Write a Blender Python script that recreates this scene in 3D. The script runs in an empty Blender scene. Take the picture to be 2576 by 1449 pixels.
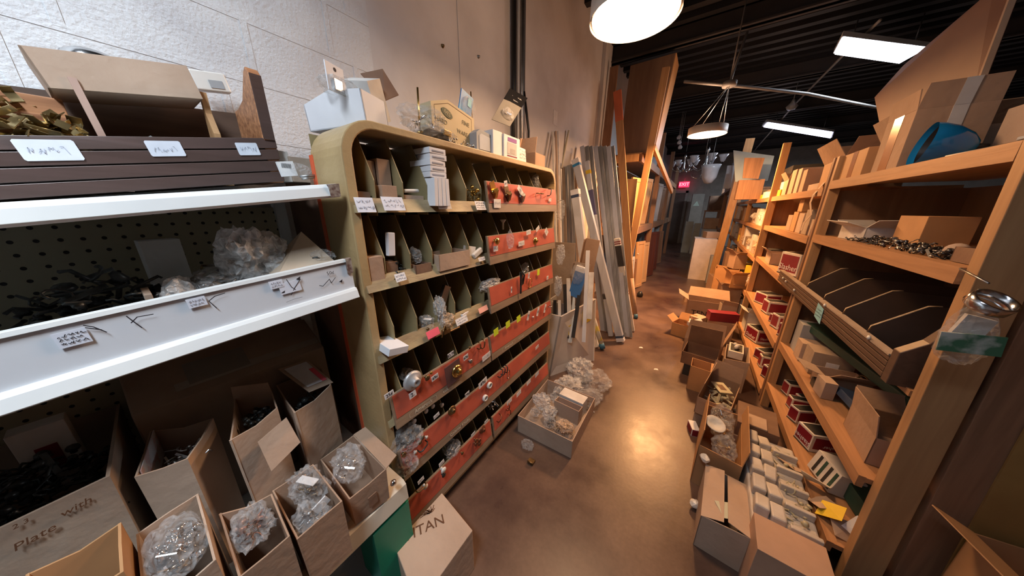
import bpy, bmesh, math, random
from mathutils import Vector, Matrix, noise
PI=math.pi; R=math.radians
scene=bpy.context.scene
C=scene.collection
# ---------------------------------------------------------------- camera
CAM_H=1.6; F_PX=674.0
yaw,pit,rol=R(34.1),R(16.57),R(.18)
Ry=Matrix(((math.cos(yaw),0,math.sin(yaw)),(0,1,0),(-math.sin(yaw),0,math.cos(yaw))))
Rx=Matrix(((1,0,0),(0,math.cos(pit),-math.sin(pit)),(0,math.sin(pit),math.cos(pit))))
Rz=Matrix(((math.cos(rol),-math.sin(rol),0),(math.sin(rol),math.cos(rol),0),(0,0,1)))
MC=Rz@Rx@Ry                      # (right, down, forward) of the room -> camera
def wv(v): return Vector((v[0],v[2],-v[1]))
cx_,cy_,cz_=[wv(MC.transposed()@Vector(a)) for a in ((1,0,0),(0,1,0),(0,0,1))]
cam_d=bpy.data.cameras.new('camera'); cam=bpy.data.objects.new('camera',cam_d); C.objects.link(cam)
m=Matrix.Identity(4)
for i in range(3):
    m[i][0]=cx_[i]; m[i][1]=-cy_[i]; m[i][2]=-cz_[i]
m[2][3]=CAM_H
cam.matrix_world=m
cam_d.sensor_fit='HORIZONTAL'; cam_d.sensor_width=36; cam_d.lens=36*F_PX/2576; cam_d.clip_start=.02; cam_d.clip_end=100
scene.camera=cam
def at(px,py,X=None,Y=None,Z=None):
    "where the line of sight through a photo point meets the plane X, Y or Z"
    d=wv(MC.transposed()@Vector(((px-1288)/F_PX,(py-724.5)/F_PX,1)))
    t=X/d.x if X is not None else (Y/d.y if Y is not None else (Z-CAM_H)/d.z)
    p=d*t; p.z+=CAM_H; return p
# ---------------------------------------------------------------- world and exposure
w=bpy.data.worlds.new('world'); scene.world=w; w.use_nodes=True
bg=w.node_tree.nodes['Background']; bg.inputs[0].default_value=(.80,.86,1,1); bg.inputs[1].default_value=.17
vs=scene.view_settings; vs.view_transform='Standard'; vs.look='None'; vs.gamma=1; vs.exposure=0.25
def area(name,loc,size,power,col,rot=(0,0,0),shape='RECTANGLE',sy=None):
    l=bpy.data.lights.new(name,'AREA'); l.energy=power; l.color=col; l.shape=shape; l.size=size
    if sy: l.size_y=sy
    o=bpy.data.objects.new(name,l); o.location=loc; o.rotation_euler=rot; C.objects.link(o); return o
COOL=(.80,.90,1); WARM=(1,.47,.17)
# the light of each fixture (the fixtures themselves are built further down)
area('fluorescent_light',(1.53,6.1,3.44),1.0,60,COOL,sy=.45)
area('fluorescent_light',(1.8,10.8,3.44),1.6,150,COOL,sy=.3)
lf=area('fluorescent_light',(-.35,-.7,3.33),1.2,45,COOL,rot=(0,R(32),0),sy=.3); lf.data.spread=R(115)
area('pendant_light',(-.10,4.55,2.48),.38,125,WARM,shape='DISK')
for p_,e_ in (((-.10,4.55,2.72),15),((-.43,1.70,2.72),11)):      # added warm point lights above the closed drums, brightening the upper wall
    l_=bpy.data.lights.new('added_uplight','POINT'); l_.energy=e_; l_.color=(1,.6,.36); l_.shadow_soft_size=.12; o_=bpy.data.objects.new('added_uplight',l_); o_.location=p_; C.objects.link(o_)
area('pendant_light',(-.43,1.70,2.48),.38,17,(1,.58,.30),shape='DISK')
# ---------------------------------------------------------------- materials
MATS={}
def mat(name,col,rough=.6,metal=0,col2=None,scale=6,bump=0,bscale=None,stretch=(1,1,1),detail=4,emit=None,estr=0,alpha=None,trans=0,spec=.5,thr=(.35,.65)):
    if name in MATS: return MATS[name]
    m=bpy.data.materials.new(name); m.use_nodes=True; nt=m.node_tree; b=nt.nodes['Principled BSDF']
    b.inputs['Base Color'].default_value=(*col,1); b.inputs['Roughness'].default_value=rough; b.inputs['Metallic'].default_value=metal
    b.inputs['Specular IOR Level'].default_value=spec
    tc=nt.nodes.new('ShaderNodeTexCoord'); mp=nt.nodes.new('ShaderNodeMapping'); mp.inputs['Scale'].default_value=stretch
    geo=nt.nodes.new('ShaderNodeNewGeometry')
    nt.links.new(tc.outputs['Object'],mp.inputs[0])
    if col2 is None: col2=tuple(c*.82 for c in col)
    n=nt.nodes.new('ShaderNodeTexNoise'); n.inputs['Scale'].default_value=scale; n.inputs['Detail'].default_value=detail
    nt.links.new(mp.outputs[0],n.inputs['Vector'])
    cr=nt.nodes.new('ShaderNodeValToRGB'); cr.color_ramp.elements[0].position=thr[0]; cr.color_ramp.elements[1].position=thr[1]
    cr.color_ramp.elements[0].color=(*col,1); cr.color_ramp.elements[1].color=(*col2,1)
    nt.links.new(n.outputs['Fac'],cr.inputs[0]); nt.links.new(cr.outputs[0],b.inputs['Base Color'])
    if bump:
        bn=nt.nodes.new('ShaderNodeBump'); bn.inputs['Strength'].default_value=bump; bn.inputs['Distance'].default_value=.01
        n2=nt.nodes.new('ShaderNodeTexNoise'); n2.inputs['Scale'].default_value=bscale or scale*4; n2.inputs['Detail'].default_value=5
        nt.links.new(mp.outputs[0],n2.inputs['Vector']); nt.links.new(n2.outputs['Fac'],bn.inputs['Height']); nt.links.new(bn.outputs[0],b.inputs['Normal'])
    if emit: b.inputs['Emission Color'].default_value=(*emit,1); b.inputs['Emission Strength'].default_value=estr
    if trans: b.inputs['Transmission Weight'].default_value=trans
    if alpha is not None: b.inputs['Alpha'].default_value=alpha
    MATS[name]=m; return m
def wood(name,c1,c2,rough=.55,ax=1,sc=3,ring=14):
    if name in MATS: return MATS[name]
    m=bpy.data.materials.new(name); m.use_nodes=True; nt=m.node_tree; b=nt.nodes['Principled BSDF']; b.inputs['Roughness'].default_value=rough
    tc=nt.nodes.new('ShaderNodeTexCoord'); mp=nt.nodes.new('ShaderNodeMapping')
    s=[ring]*3; s[ax]=ring*.06; mp.inputs['Scale'].default_value=s
    n=nt.nodes.new('ShaderNodeTexNoise'); n.inputs['Scale'].default_value=sc; n.inputs['Detail'].default_value=6; n.inputs['Distortion'].default_value=.6
    cr=nt.nodes.new('ShaderNodeValToRGB'); cr.color_ramp.elements[0].position=.3; cr.color_ramp.elements[1].position=.7
    cr.color_ramp.elements[0].color=(*c1,1); cr.color_ramp.elements[1].color=(*c2,1)
    L=nt.links.new; L(tc.outputs['Object'],mp.inputs[0]); L(mp.outputs[0],n.inputs['Vector']); L(n.outputs['Fac'],cr.inputs[0]); L(cr.outputs[0],b.inputs['Base Color'])
    bn=nt.nodes.new('ShaderNodeBump'); bn.inputs['Strength'].default_value=.15; bn.inputs['Distance'].default_value=.005; L(n.outputs['Fac'],bn.inputs['Height']); L(bn.outputs[0],b.inputs['Normal'])
    MATS[name]=m; return m
def film(name,col=(.85,.86,.86),opac=.35,rough=.12):
    if name in MATS: return MATS[name]
    m=bpy.data.materials.new(name); m.use_nodes=True; nt=m.node_tree; nt.nodes.clear(); N=nt.nodes.new; L=nt.links.new
    out=N('ShaderNodeOutputMaterial'); tr=N('ShaderNodeBsdfTransparent'); tr.inputs[0].default_value=(.94,.94,.94,1)
    df=N('ShaderNodeBsdfPrincipled'); df.inputs['Base Color'].default_value=(*col,1); df.inputs['Roughness'].default_value=rough; df.inputs['Specular IOR Level'].default_value=1
    tc=N('ShaderNodeTexCoord'); n=N('ShaderNodeTexNoise'); n.inputs['Scale'].default_value=28; n.inputs['Detail'].default_value=5; n.inputs['Distortion'].default_value=1.5
    bn=N('ShaderNodeBump'); bn.inputs['Strength'].default_value=.9; bn.inputs['Distance'].default_value=.02
    L(tc.outputs['Object'],n.inputs['Vector']); L(n.outputs['Fac'],bn.inputs['Height']); L(bn.outputs[0],df.inputs['Normal'])
    mr=N('ShaderNodeMapRange'); mr.inputs[1].default_value=.35; mr.inputs[2].default_value=.7; mr.inputs[3].default_value=opac*.6; mr.inputs[4].default_value=min(1,opac*1.7)
    L(n.outputs['Fac'],mr.inputs[0]); mx=N('ShaderNodeMixShader'); L(mr.outputs[0],mx.inputs[0]); L(tr.outputs[0],mx.inputs[1]); L(df.outputs[0],mx.inputs[2]); L(mx.outputs[0],out.inputs[0])
    MATS[name]=m; return m
K1=mat('kraft_card',(.40,.265,.18),.8,col2=(.34,.22,.145),scale=5,bump=.25,bscale=30)
K2=mat('kraft_card_pale',(.48,.355,.265),.8,col2=(.41,.295,.215),scale=5,bump=.3,bscale=26)
K3=mat('kraft_card_dusty',(.38,.30,.23),.85,col2=(.27,.2,.15),scale=4,bump=.35,bscale=24)
K4=mat('kraft_card_dark',(.22,.13,.08),.8,col2=(.16,.09,.06),scale=6,bump=.3)
KEDGE=mat('card_edge',(.55,.42,.27),.85,col2=(.4,.29,.18),scale=60)
WHT=mat('white_card',(.74,.75,.78),.6,col2=(.66,.67,.70),scale=5)
WHT2=mat('worn_white_card',(.70,.68,.64),.7,col2=(.55,.52,.48),scale=9,bump=.2)
GREY=mat('grey_card',(.34,.36,.38),.6,col2=(.28,.3,.32))
REDB=mat('red_print',(.22,.01,.025),.5,col2=(.17,.008,.02),scale=8)
BLKB=mat('black_print',(.02,.02,.022),.5,col2=(.035,.033,.03))
NAVY=mat('navy_print',(.03,.05,.11),.5,col2=(.04,.07,.12))
GRNB=mat('dark_green_print',(.015,.055,.04),.55,col2=(.03,.08,.06))
YEL=mat('yellow_paper',(.75,.55,.03),.7,col2=(.68,.48,.03),scale=12)
NEON=mat('neon_sticker',(.68,.85,.03),.6,col2=(.6,.78,.03))
PINK=mat('pink_sticker',(.9,.13,.2),.6,col2=(.8,.12,.17))
SALM=mat('salmon_sticker',(.85,.42,.34),.7,col2=(.78,.38,.3))
BLUE=mat('blue_print',(.02,.16,.45),.45,col2=(.03,.3,.6),scale=10)
SKY=mat('pale_blue_paper',(.25,.55,.66),.7,col2=(.22,.5,.6))
PAPER=mat('label_paper',(.76,.75,.74),.7,col2=(.64,.64,.66),scale=22)
PAPERB=mat('bluish_label_paper',(.66,.70,.78),.55,col2=(.56,.6,.68),scale=14)
INK=mat('marker_ink',(.025,.022,.03),.7)
INKG=mat('faded_ink',(.30,.31,.36),.8)
INKR=mat('red_ink',(.6,.05,.04),.7)
INKBR=mat('brown_ink',(.12,.05,.02),.8)
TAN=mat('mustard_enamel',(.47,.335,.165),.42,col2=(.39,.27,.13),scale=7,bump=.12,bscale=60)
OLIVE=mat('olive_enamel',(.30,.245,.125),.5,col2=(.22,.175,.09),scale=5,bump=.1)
RAIL=mat('worn_tan_rail',(.42,.33,.18),.55,col2=(.26,.19,.11),scale=18,bump=.2,bscale=70,stretch=(1,.35,1))
ORED=mat('orange_stripe',(.75,.13,.05),.5)
BRICKRED=mat('board_red',(.50,.105,.06),.55,col2=(.42,.085,.05),scale=7,bump=.06)
BOARDWOOD=wood('board_strip_wood',(.30,.215,.14),(.2,.14,.095))
GALV=mat('white_shelf_metal',(.72,.75,.74),.35,col2=(.62,.66,.67),scale=3,bump=.03,spec=.5)
GALVP=mat('bluish_shelf_panel',(.60,.63,.67),.38,col2=(.54,.57,.61),scale=2.2,spec=.4)
RUST=mat('chipped_rust',(.10,.05,.04),.8,col2=(.3,.26,.22),scale=80)
BROWNP=wood('dark_brown_slat',(.085,.052,.045),(.06,.036,.03),.4,ax=1)
BROWNT=wood('brown_tray_wood',(.115,.068,.045),(.075,.044,.03),.5,ax=1)
TRAYIN=mat('tray_inside',(.10,.062,.045),.6,col2=(.07,.045,.03))
PINE=wood('pine_stud',(.48,.28,.13),(.37,.20,.09),.55,ax=2)
PINEY=wood('pine_shelf',(.46,.245,.115),(.33,.165,.075),.55,ax=1)
PLY=wood('plywood_panel',(.25,.15,.085),(.18,.10,.055),.6,ax=2,ring=6)
OLDW=wood('old_brown_wood',(.30,.16,.09),(.19,.10,.055),.6,ax=2)
RUSTW=wood('red_brown_block',(.50,.23,.10),(.20,.075,.03),.5,ax=1,sc=2.2,ring=30)
DOORW=wood('honey_maple',(.64,.38,.18),(.54,.30,.13),.4,ax=2,ring=5)
DARKW=wood('cherry_wood',(.13,.04,.028),(.085,.025,.018),.4,ax=2,ring=5)
MASON=mat('brown_hardboard',(.185,.09,.06),.6,col2=(.16,.075,.05),scale=3,bump=.05)
CHROME=mat('chrome',(.72,.72,.72),.18,1,scale=20); STEEL=mat('dull_steel',(.42,.42,.42),.4,1,scale=20)
BRASS=mat('polished_brass',(.72,.5,.16),.25,1,scale=20); ABR=mat('antique_brass',(.3,.2,.09),.4,.9,col2=(.12,.08,.04),scale=30)
DKM=mat('black_iron',(.02,.022,.022),.38,.5,col2=(.06,.065,.062),scale=40)
COPM=mat('aged_copper',(.3,.12,.06),.45,.8,col2=(.16,.07,.04),scale=30)
ALU=mat('aluminium_tube',(.58,.63,.72),.35,.35,col2=(.46,.5,.58),scale=3,stretch=(4,4,.3))
ALUD=mat('dark_aluminium_strip',(.40,.42,.44),.4,.4,col2=(.26,.27,.28),scale=5,stretch=(4,4,.3))
CER=mat('white_ceramic',(.75,.74,.7),.25)
BLUEN=mat('blue_enamel',(.01,.20,.50),.12,scale=2,col2=(.01,.18,.46),spec=.7)
BLK=mat('black_plastic',(.012,.012,.014),.4)
GRN=mat('green_binder',(.0,.22,.13),.4)
TAPE=mat('clear_tape',(.66,.62,.57),.22,col2=(.58,.5,.42),scale=10)
BAG=film('clear_bag_film',opac=.15,rough=.08); BAGM=film('milky_bag_film',(.78,.78,.76),.38,.15); BAGW=film('white_bag_film',(.8,.8,.79),.62,.2); BAGT=film('tan_bag_film',(.7,.52,.36),.5,.25)
# ---------------------------------------------------------------- mesh helper
MW={}
class MB:
    def __init__(s): s.v=[]; s.f=[]; s.sm=[]
    def add(s,vs,fs,smooth=False):
        n=len(s.v); s.v+=[Vector(a) for a in vs]; s.f+=[tuple(i+n for i in f) for f in fs]; s.sm+=[smooth]*len(fs); return s
    def box(s,x0,x1,y0,y1,z0,z1):
        return s.hexa([(x0,y0,z0),(x1,y0,z0),(x1,y1,z0),(x0,y1,z0),(x0,y0,z1),(x1,y0,z1),(x1,y1,z1),(x0,y1,z1)])
    def hexa(s,p): return s.add(p,[(0,3,2,1),(4,5,6,7),(0,1,5,4),(1,2,6,5),(2,3,7,6),(3,0,4,7)])
    def obox(s,c,sz,M=None):
        M=M or Matrix.Identity(3); a,b,d=[q/2 for q in sz]; c=Vector(c)
        P=[(-a,-b,-d),(a,-b,-d),(a,b,-d),(-a,b,-d),(-a,-b,d),(a,-b,d),(a,b,d),(-a,b,d)]
        return s.hexa([c+M@Vector(p) for p in P])
    def beam(s,p,q,wd,th,up=(0,0,1)):
        "rectangular bar from p to q; wd across, th along up"
        p,q=Vector(p),Vector(q); d=(q-p).normalized(); u=Vector(up); r=d.cross(u).normalized(); u=r.cross(d).normalized()
        r*=wd/2;u*=th/2
        return s.hexa([p-r-u,p+r-u,p+r+u,p-r+u,q-r-u,q+r-u,q+r+u,q-r+u])
    def slab(s,pts,t):
        "thick polygon: pts outline (3d planar), t vector of thickness"
        n=len(pts); P=[Vector(p) for p in pts]; t=Vector(t)
        return s.add(P+[p+t for p in P],[tuple(range(n))[::-1],tuple(range(n,2*n))]+[(i,(i+1)%n,n+(i+1)%n,n+i) for i in range(n)])
    def tube(s,pts,r,seg=8,cap=True):
        P=[Vector(p) for p in pts]; rings=[]
        for i,p in enumerate(P):
            d=(P[min(i+1,len(P)-1)]-P[max(i-1,0)]).normalized(); a=Vector((0,0,1)) if abs(d.z)<.9 else Vector((1,0,0))
            u=d.cross(a).normalized(); v=d.cross(u); rr=r[i] if isinstance(r,(list,tuple)) else r
            rings.append([p+u*math.cos(2*PI*k/seg)*rr+v*math.sin(2*PI*k/seg)*rr for k in range(seg)])
        vs=[q for g in rings for q in g]; fs=[]
        for i in range(len(P)-1):
            for k in range(seg): fs.append((i*seg+k,i*seg+(k+1)%seg,(i+1)*seg+(k+1)%seg,(i+1)*seg+k))
        if cap: fs+=[tuple(range(seg))[::-1],tuple((len(P)-1)*seg+k for k in range(seg))]
        return s.add(vs,fs,True)
    def lathe(s,prof,o,ax=(0,0,1),seg=20):
        "prof [(r,h)..] revolved about ax through o"
        o=Vector(o); ax=Vector(ax).normalized(); a=Vector((0,0,1)) if abs(ax.z)<.9 else Vector((1,0,0)); u=ax.cross(a).normalized(); v=ax.cross(u)
        vs=[];fs=[]
        for r,h in prof: vs+=[o+ax*h+u*math.cos(2*PI*k/seg)*r+v*math.sin(2*PI*k/seg)*r for k in range(seg)]
        for i in range(len(prof)-1):
            for k in range(seg): fs.append((i*seg+k,i*seg+(k+1)%seg,(i+1)*seg+(k+1)%seg,(i+1)*seg+k))
        return s.add(vs,fs,True)
    def strip(s,pts,u,v,o,wd,n,off=.0012):
        "flat pen stroke on a plane: pts (a,b) in u,v from o"
        o=Vector(o);u=Vector(u);v=Vector(v);n=Vector(n)
        P=[o+u*a+v*b+n*off for a,b in pts]
        for a,b in zip(P,P[1:]):
            d=(b-a); 
            if d.length<1e-6: continue
            d.normalize(); r=d.cross(n).normalized()*wd/2; e=d*wd*.3
            s.add([a-r-e,a+r-e,b+r+e,b-r+e],[(0,1,2,3)])
        return s
    def build(s,name,m,parent=None,local=False,bevel=0):
        me=bpy.data.meshes.new(name); V=s.v
        if parent is not None and not local: I=MW[parent.name].inverted(); V=[I@q for q in V]
        me.from_pydata([tuple(q) for q in V],[],s.f); me.update()
        for p,q in zip(me.polygons,s.sm): p.use_smooth=q
        bm=bmesh.new(); bm.from_mesh(me); bmesh.ops.recalc_face_normals(bm,faces=bm.faces); bm.to_mesh(me); bm.free()
        me.materials.append(m if not isinstance(m,str) else MATS[m])
        o=bpy.data.objects.new(name,me); C.objects.link(o)
        if parent is not None: o.parent=parent; MW[o.name]=MW[parent.name]
        if bevel:
            b=o.modifiers.new('bevel','BEVEL'); b.width=bevel; b.segments=2; b.limit_method='ANGLE'
        return o
def thing(name,label,cat,loc=(0,0,0),rz=0,group=None,rot=None,kind=None):
    o=bpy.data.objects.new(name,None); C.objects.link(o); o.empty_display_size=.05; o.location=loc
    e=rot or (0,0,rz); o.rotation_euler=e
    from mathutils import Euler
    MW[o.name]=Matrix.Translation(Vector(loc))@Euler(e).to_matrix().to_4x4()
    return tag(o,label,cat,group,kind)
def tag(o,label,cat,group=None,kind=None):
    o['label']=label; o['category']=cat
    if group: o['group']=group
    if kind: o['kind']=kind
    return o
def struct(o): o['kind']='structure'; return o
def text(s,size,o,u,v,m,parent,name='lettering',ext=.0004,spacing=1,shear=0):
    "flat lettering centred at o, running along u with v up"
    cu=bpy.data.curves.new('t','FONT'); cu.body=s; cu.size=size; cu.extrude=ext; cu.align_x='CENTER'; cu.align_y='CENTER'; cu.space_character=spacing; cu.shear=shear; cu.resolution_u=2
    ob=bpy.data.objects.new('t',cu); C.objects.link(ob); dg=bpy.context.evaluated_depsgraph_get(); dg.update()
    me=bpy.data.meshes.new_from_object(ob.evaluated_get(dg)); bpy.data.objects.remove(ob); bpy.data.curves.remove(cu)
    u=Vector(u).normalized(); v=Vector(v); v=(v-u*v.dot(u)).normalized(); n=u.cross(v)
    M=Matrix(((u.x,v.x,n.x,o[0]),(u.y,v.y,n.y,o[1]),(u.z,v.z,n.z,o[2]),(0,0,0,1)))
    me.transform(MW[parent.name].inverted()@M); me.materials.clear(); me.materials.append(m); me.name=name
    ob=bpy.data.objects.new(name,me); C.objects.link(ob); ob.parent=parent; return ob
def scribble(mb,o,u,v,n,wd,ht,rows,seed,pen=.002):
    "rows of illegible handwriting on a plane"
    rd=random.Random(seed)
    for r in range(rows):
        a=-wd/2; b0=ht/2-(r+.5)*ht/rows; lh=ht/rows*.32
        while a<wd/2*.9:
            k=rd.randint(3,6); pts=[]
            for i in range(k): pts.append((a+i*wd*.045,b0+rd.uniform(-lh,lh)))
            mb.strip(pts,u,v,o,pen,n); a+=wd*.045*(k+.8)
    return mb
# ---------------------------------------------------------------- reusable kinds
def carton(label,loc,rz,w,d,h,m=K1,flaps=None,fl=None,th=.004,tilt=(0,0),cat='cardboard box',name='cardboard_box',group=None,notch=0,seed=0):
    "open carton: w along local x, d along local y; flaps {side: angle from straight up, positive outward}"
    t=thing(name,label,cat,loc,group=group,rot=(tilt[0],tilt[1],rz)); mb=MB(); a,b=w/2,d/2
    rd=random.Random(seed); k=lambda: rd.uniform(-1,1)*.012*min(1,h*5)
    # slightly warped walls
    z=[h+k() for _ in range(4)]
    cor=[(-a,-b),(a,-b),(a,b),(-a,b)]; out=[(x*(1+k()),y*(1+k())) for x,y in cor]
    mb.box(-a,a,-b,b,0,th)
    for i in range(4):
        j=(i+1)%4; p,q=Vector((*cor[i],0)),Vector((*cor[j],0)); pt=Vector((*out[i],z[i])); qt=Vector((*out[j],z[j]))
        n=Vector((-(q-p).y,(q-p).x,0)).normalized()*th
        if notch and i==1:
            mid=(pt+qt)/2-Vector((0,0,notch)); md=(p+q)/2
            mb.slab([p,md,mid,pt],n); mb.slab([md,q,qt,mid],n)
        else: mb.slab([p,q,qt,pt],n)
    mb.build('body',m,t,local=True)
    S={'-y':(0,1),'+x':(1,2),'+y':(2,3),'-x':(3,0)}
    fl=fl or min(w,d)*.48
    for sd,ang in (flaps or {}).items():
        i,j=S[sd]; pt=Vector((*out[i],z[i])); qt=Vector((*out[j],z[j])); o=Vector({'-y':(0,-1,0),'+x':(1,0,0),'+y':(0,1,0),'-x':(-1,0,0)}[sd])
        dr=(Vector((0,0,1))*math.cos(R(ang))+o*math.sin(R(ang)))*fl; e=(qt-pt)*.03
        nn=dr.cross(qt-pt).normalized()*th*.8; f=MB().slab([pt,qt,qt-e+dr*(1+k()*4),pt+e+dr*(1+k()*4)],nn); f.build('flap',m,t,local=True)
    return t
def solidbox(label,loc,rz,w,d,h,m=WHT,cat='box',name='box',tilt=(0,0),group=None,face=None,facem=None,side='-x',fin=.08,ends=None):
    "closed box with an optional printed panel on one side"
    t=thing(name,label,cat,loc,group=group,rot=(tilt[0],tilt[1],rz)); a,b=w/2,d/2
    MB().box(-a,a,-b,b,0,h).build('body',m,t,local=True,bevel=.0015)
    if facem:
        for sd in side.split(','):
            e=.0012; i=fin
            if sd=='-x': p=MB().box(-a-e,-a,-b+d*i,b-d*i,h*i,h*(1-i))
            elif sd=='+x': p=MB().box(a,a+e,-b+d*i,b-d*i,h*i,h*(1-i))
            elif sd=='-y': p=MB().box(-a+w*i,a-w*i,-b-e,-b,h*i,h*(1-i))
            else: p=MB().box(-a+w*i,a-w*i,-b+d*i,b-d*i,h,h+e)
            p.build('printed_panel',facem,t,local=True)
    return t
def blob(mb,c,r,seed,amp=.28,sub=4,crease=2.6):
    bm=bmesh.new(); bmesh.ops.create_icosphere(bm,subdivisions=sub,radius=1); rv=Vector((seed*1.7,seed*.9,seed*2.3)); V=[]
    for v in bm.verts:
        p=v.co.copy(); n1=noise.noise(p*1.3+rv); n2=abs(noise.noise(p*crease+rv)); n3=abs(noise.noise(p*crease*2.4+rv))
        k=1+amp*n1-amp*1.5*n2+amp*.6*n3; V.append(Vector(c)+Vector((p.x*r[0]*k,p.y*r[1]*k,p.z*r[2]*k)))
    mb.add(V,[tuple(v.index for v in f.verts) for f in bm.faces],False); bm.free(); return mb
def bits(mb,c,ext,n,seed,kind='mix',s=.02):
    "loose hardware pieces heaped in a low mound"
    rd=random.Random(seed)
    for i in range(n):
        x=rd.uniform(-1,1);y=rd.uniform(-1,1); z=rd.uniform(0,1)*(1-.5*(x*x+y*y)); p=Vector(c)+Vector((x*ext[0],y*ext[1],z*ext[2]))
        M=Matrix.Rotation(rd.uniform(0,6),3,'Z')@Matrix.Rotation(rd.uniform(-1,1),3,'X')@Matrix.Rotation(rd.uniform(-1,1),3,'Y'); q=s*rd.uniform(.6,1.3)
        k=rd.choice(['bar','knob','ring','ell']) if kind=='mix' else kind
        if k=='bar': mb.obox(p,(q*2.2,q*.35,q*.15),M)
        elif k=='plate': mb.obox(p,(q*1.7,q*.9,q*.08),M); mb.obox(p+M@Vector((q*.85,0,q*.35)),(q*.08,q*.9,q*.8),M)
        elif k=='knob': mb.lathe([(0,0),(q*.25,0),(q*.2,q*.3),(q*.5,q*.5),(q*.45,q*.8),(0,q*.9)],p,M@Vector((0,0,1)),8)
        elif k=='ring': mb.tube([p+M@Vector((q*math.cos(a*PI/5)*.8,q*math.sin(a*PI/5)*.5,0)) for a in range(8)],q*.12,4)
        else: mb.tube([p+M@Vector(v)*q for v in ((-1,0,0),(-.8,0,.4),(.8,0,.4),(1,0,0))],q*.12,4)
    return mb
def heap(label,c,ext,n,seed,m,cat='hardware',name='hardware_pile',kind='mix',s=.02):
    o=bits(MB(),c,ext,n,seed,kind,s).build(name,m); return tag(o,label,cat,kind='stuff')
def bag(label,c,r,seed,film_m=None,inside=None,n=14,amp=.3,kind='mix',s=.016,tagp=False,name='plastic_bag'):
    t=thing(name,label,'plastic bag',(c[0],c[1],c[2]-r[2]*.8)); blob(MB(),c,r,seed,amp).build('film',film_m or BAG,t)
    if inside:
        o=bits(MB(),(c[0],c[1],c[2]-r[2]*.5),(r[0]*.6,r[1]*.6,r[2]*.8),n,seed,kind,s).build('contents',inside,t); o['kind']='stuff'; o['label']='loose hardware inside the bag'
    if tagp:
        MB().obox((c[0]+r[0]*.25,c[1],c[2]+r[2]*.62),(r[0]*.9,r[1]*.5,.002),Matrix.Rotation(.4,3,'Z')).build('paper_tag',PAPER,t)
    return t
# ================================================================ THE SETTING
def floor_mat():
    m=bpy.data.materials.new('worn_floor'); m.use_nodes=True; nt=m.node_tree; b=nt.nodes['Principled BSDF']; N=nt.nodes.new; L=nt.links.new
    tc=N('ShaderNodeTexCoord'); n=N('ShaderNodeTexNoise'); n.inputs['Scale'].default_value=1.6; n.inputs['Detail'].default_value=8; n.inputs['Roughness'].default_value=.62
    n2=N('ShaderNodeTexNoise'); n2.inputs['Scale'].default_value=55; n2.inputs['Detail'].default_value=4
    L(tc.outputs['Object'],n.inputs['Vector']); L(tc.outputs['Object'],n2.inputs['Vector'])
    cr=N('ShaderNodeValToRGB'); e=cr.color_ramp.elements; e[0].position=.35; e[0].color=(.085,.05,.04,1); e[1].position=.66; e[1].color=(.20,.12,.082,1)
    L(n.outputs['Fac'],cr.inputs[0]); mx=N('ShaderNodeMixRGB'); mx.blend_type='MULTIPLY'; mx.inputs[0].default_value=.35; L(cr.outputs[0],mx.inputs[1]); L(n2.outputs['Fac'],mx.inputs[2]); L(mx.outputs[0],b.inputs['Base Color'])
    mr=N('ShaderNodeMapRange'); mr.inputs[1].default_value=.3; mr.inputs[2].default_value=.7; mr.inputs[3].default_value=.24; mr.inputs[4].default_value=.48; L(n.outputs['Fac'],mr.inputs[0]); L(mr.outputs[0],b.inputs['Roughness'])
    bn=N('ShaderNodeBump'); bn.inputs['Strength'].default_value=.07; bn.inputs['Distance'].default_value=.004; L(n2.outputs['Fac'],bn.inputs['Height']); L(bn.outputs[0],b.inputs['Normal']); return m
struct(MB().box(-1.7,9,-4,15.6,-.1,0).build('floor',floor_mat()))
WALLM=mat('rough_painted_block',(.68,.69,.70),.85,col2=(.52,.52,.54),scale=5,bump=.45,bscale=90,thr=(.35,.8))
WALLP=mat('smooth_painted_wall',(.66,.65,.66),.8,col2=(.50,.48,.48),scale=2.2,bump=.2,bscale=25,thr=(.35,.75))
XW=-1.5
wm=MB().box(XW-.2,XW,-4,.95,0,3.95)
# raised mortar joints of the block courses
zc=[at(670,215,X=XW).z-.2+.2*i for i in range(-6,9)]
for i,z in enumerate(zc):
    wm.box(XW,XW+.0015,-4,.95,z-.010,z+.010)
    y0=at(538,125,X=XW).y+(.1 if i%2 else 0)
    for k in range(-8,3):
        y=y0+k*.4
        if y<.93: wm.box(XW,XW+.002,y-.010,y+.010,z,z+.2)
struct(wm.build('wall_left',WALLM))
w2=MB().box(XW-.2,XW,.95,15.6,0,3.95)
yj=at(1160,200,X=XW).y; w2.box(XW,XW+.004,yj-.012,yj+.012,0,3.9)
for y in (4.6,8.2,11.8): w2.box(XW,XW+.05,y-.15,y+.15,0,3.9)
struct(w2.build('wall_left',WALLP))
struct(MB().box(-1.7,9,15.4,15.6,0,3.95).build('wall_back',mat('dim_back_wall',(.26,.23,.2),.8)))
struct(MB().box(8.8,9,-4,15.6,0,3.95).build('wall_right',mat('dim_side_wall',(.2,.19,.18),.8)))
struct(MB().box(-1.7,9,-4.2,-4,0,3.95).build('wall_front',WALLP))
CEIL=mat('dark_metal_deck',(.020,.020,.024),.5,.3,col2=(.018,.018,.02),scale=3)
cm=MB(); y=-4
while y<15.6:      # corrugated deck
    cm.box(-1.7,9,y,y+.09,3.86,3.95); cm.box(-1.7,9,y+.09,y+.24,3.93,3.95); y+=.24
struct(cm.build('ceiling',CEIL))
JO=mat('dark_joist',(.03,.026,.026),.7)
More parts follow.
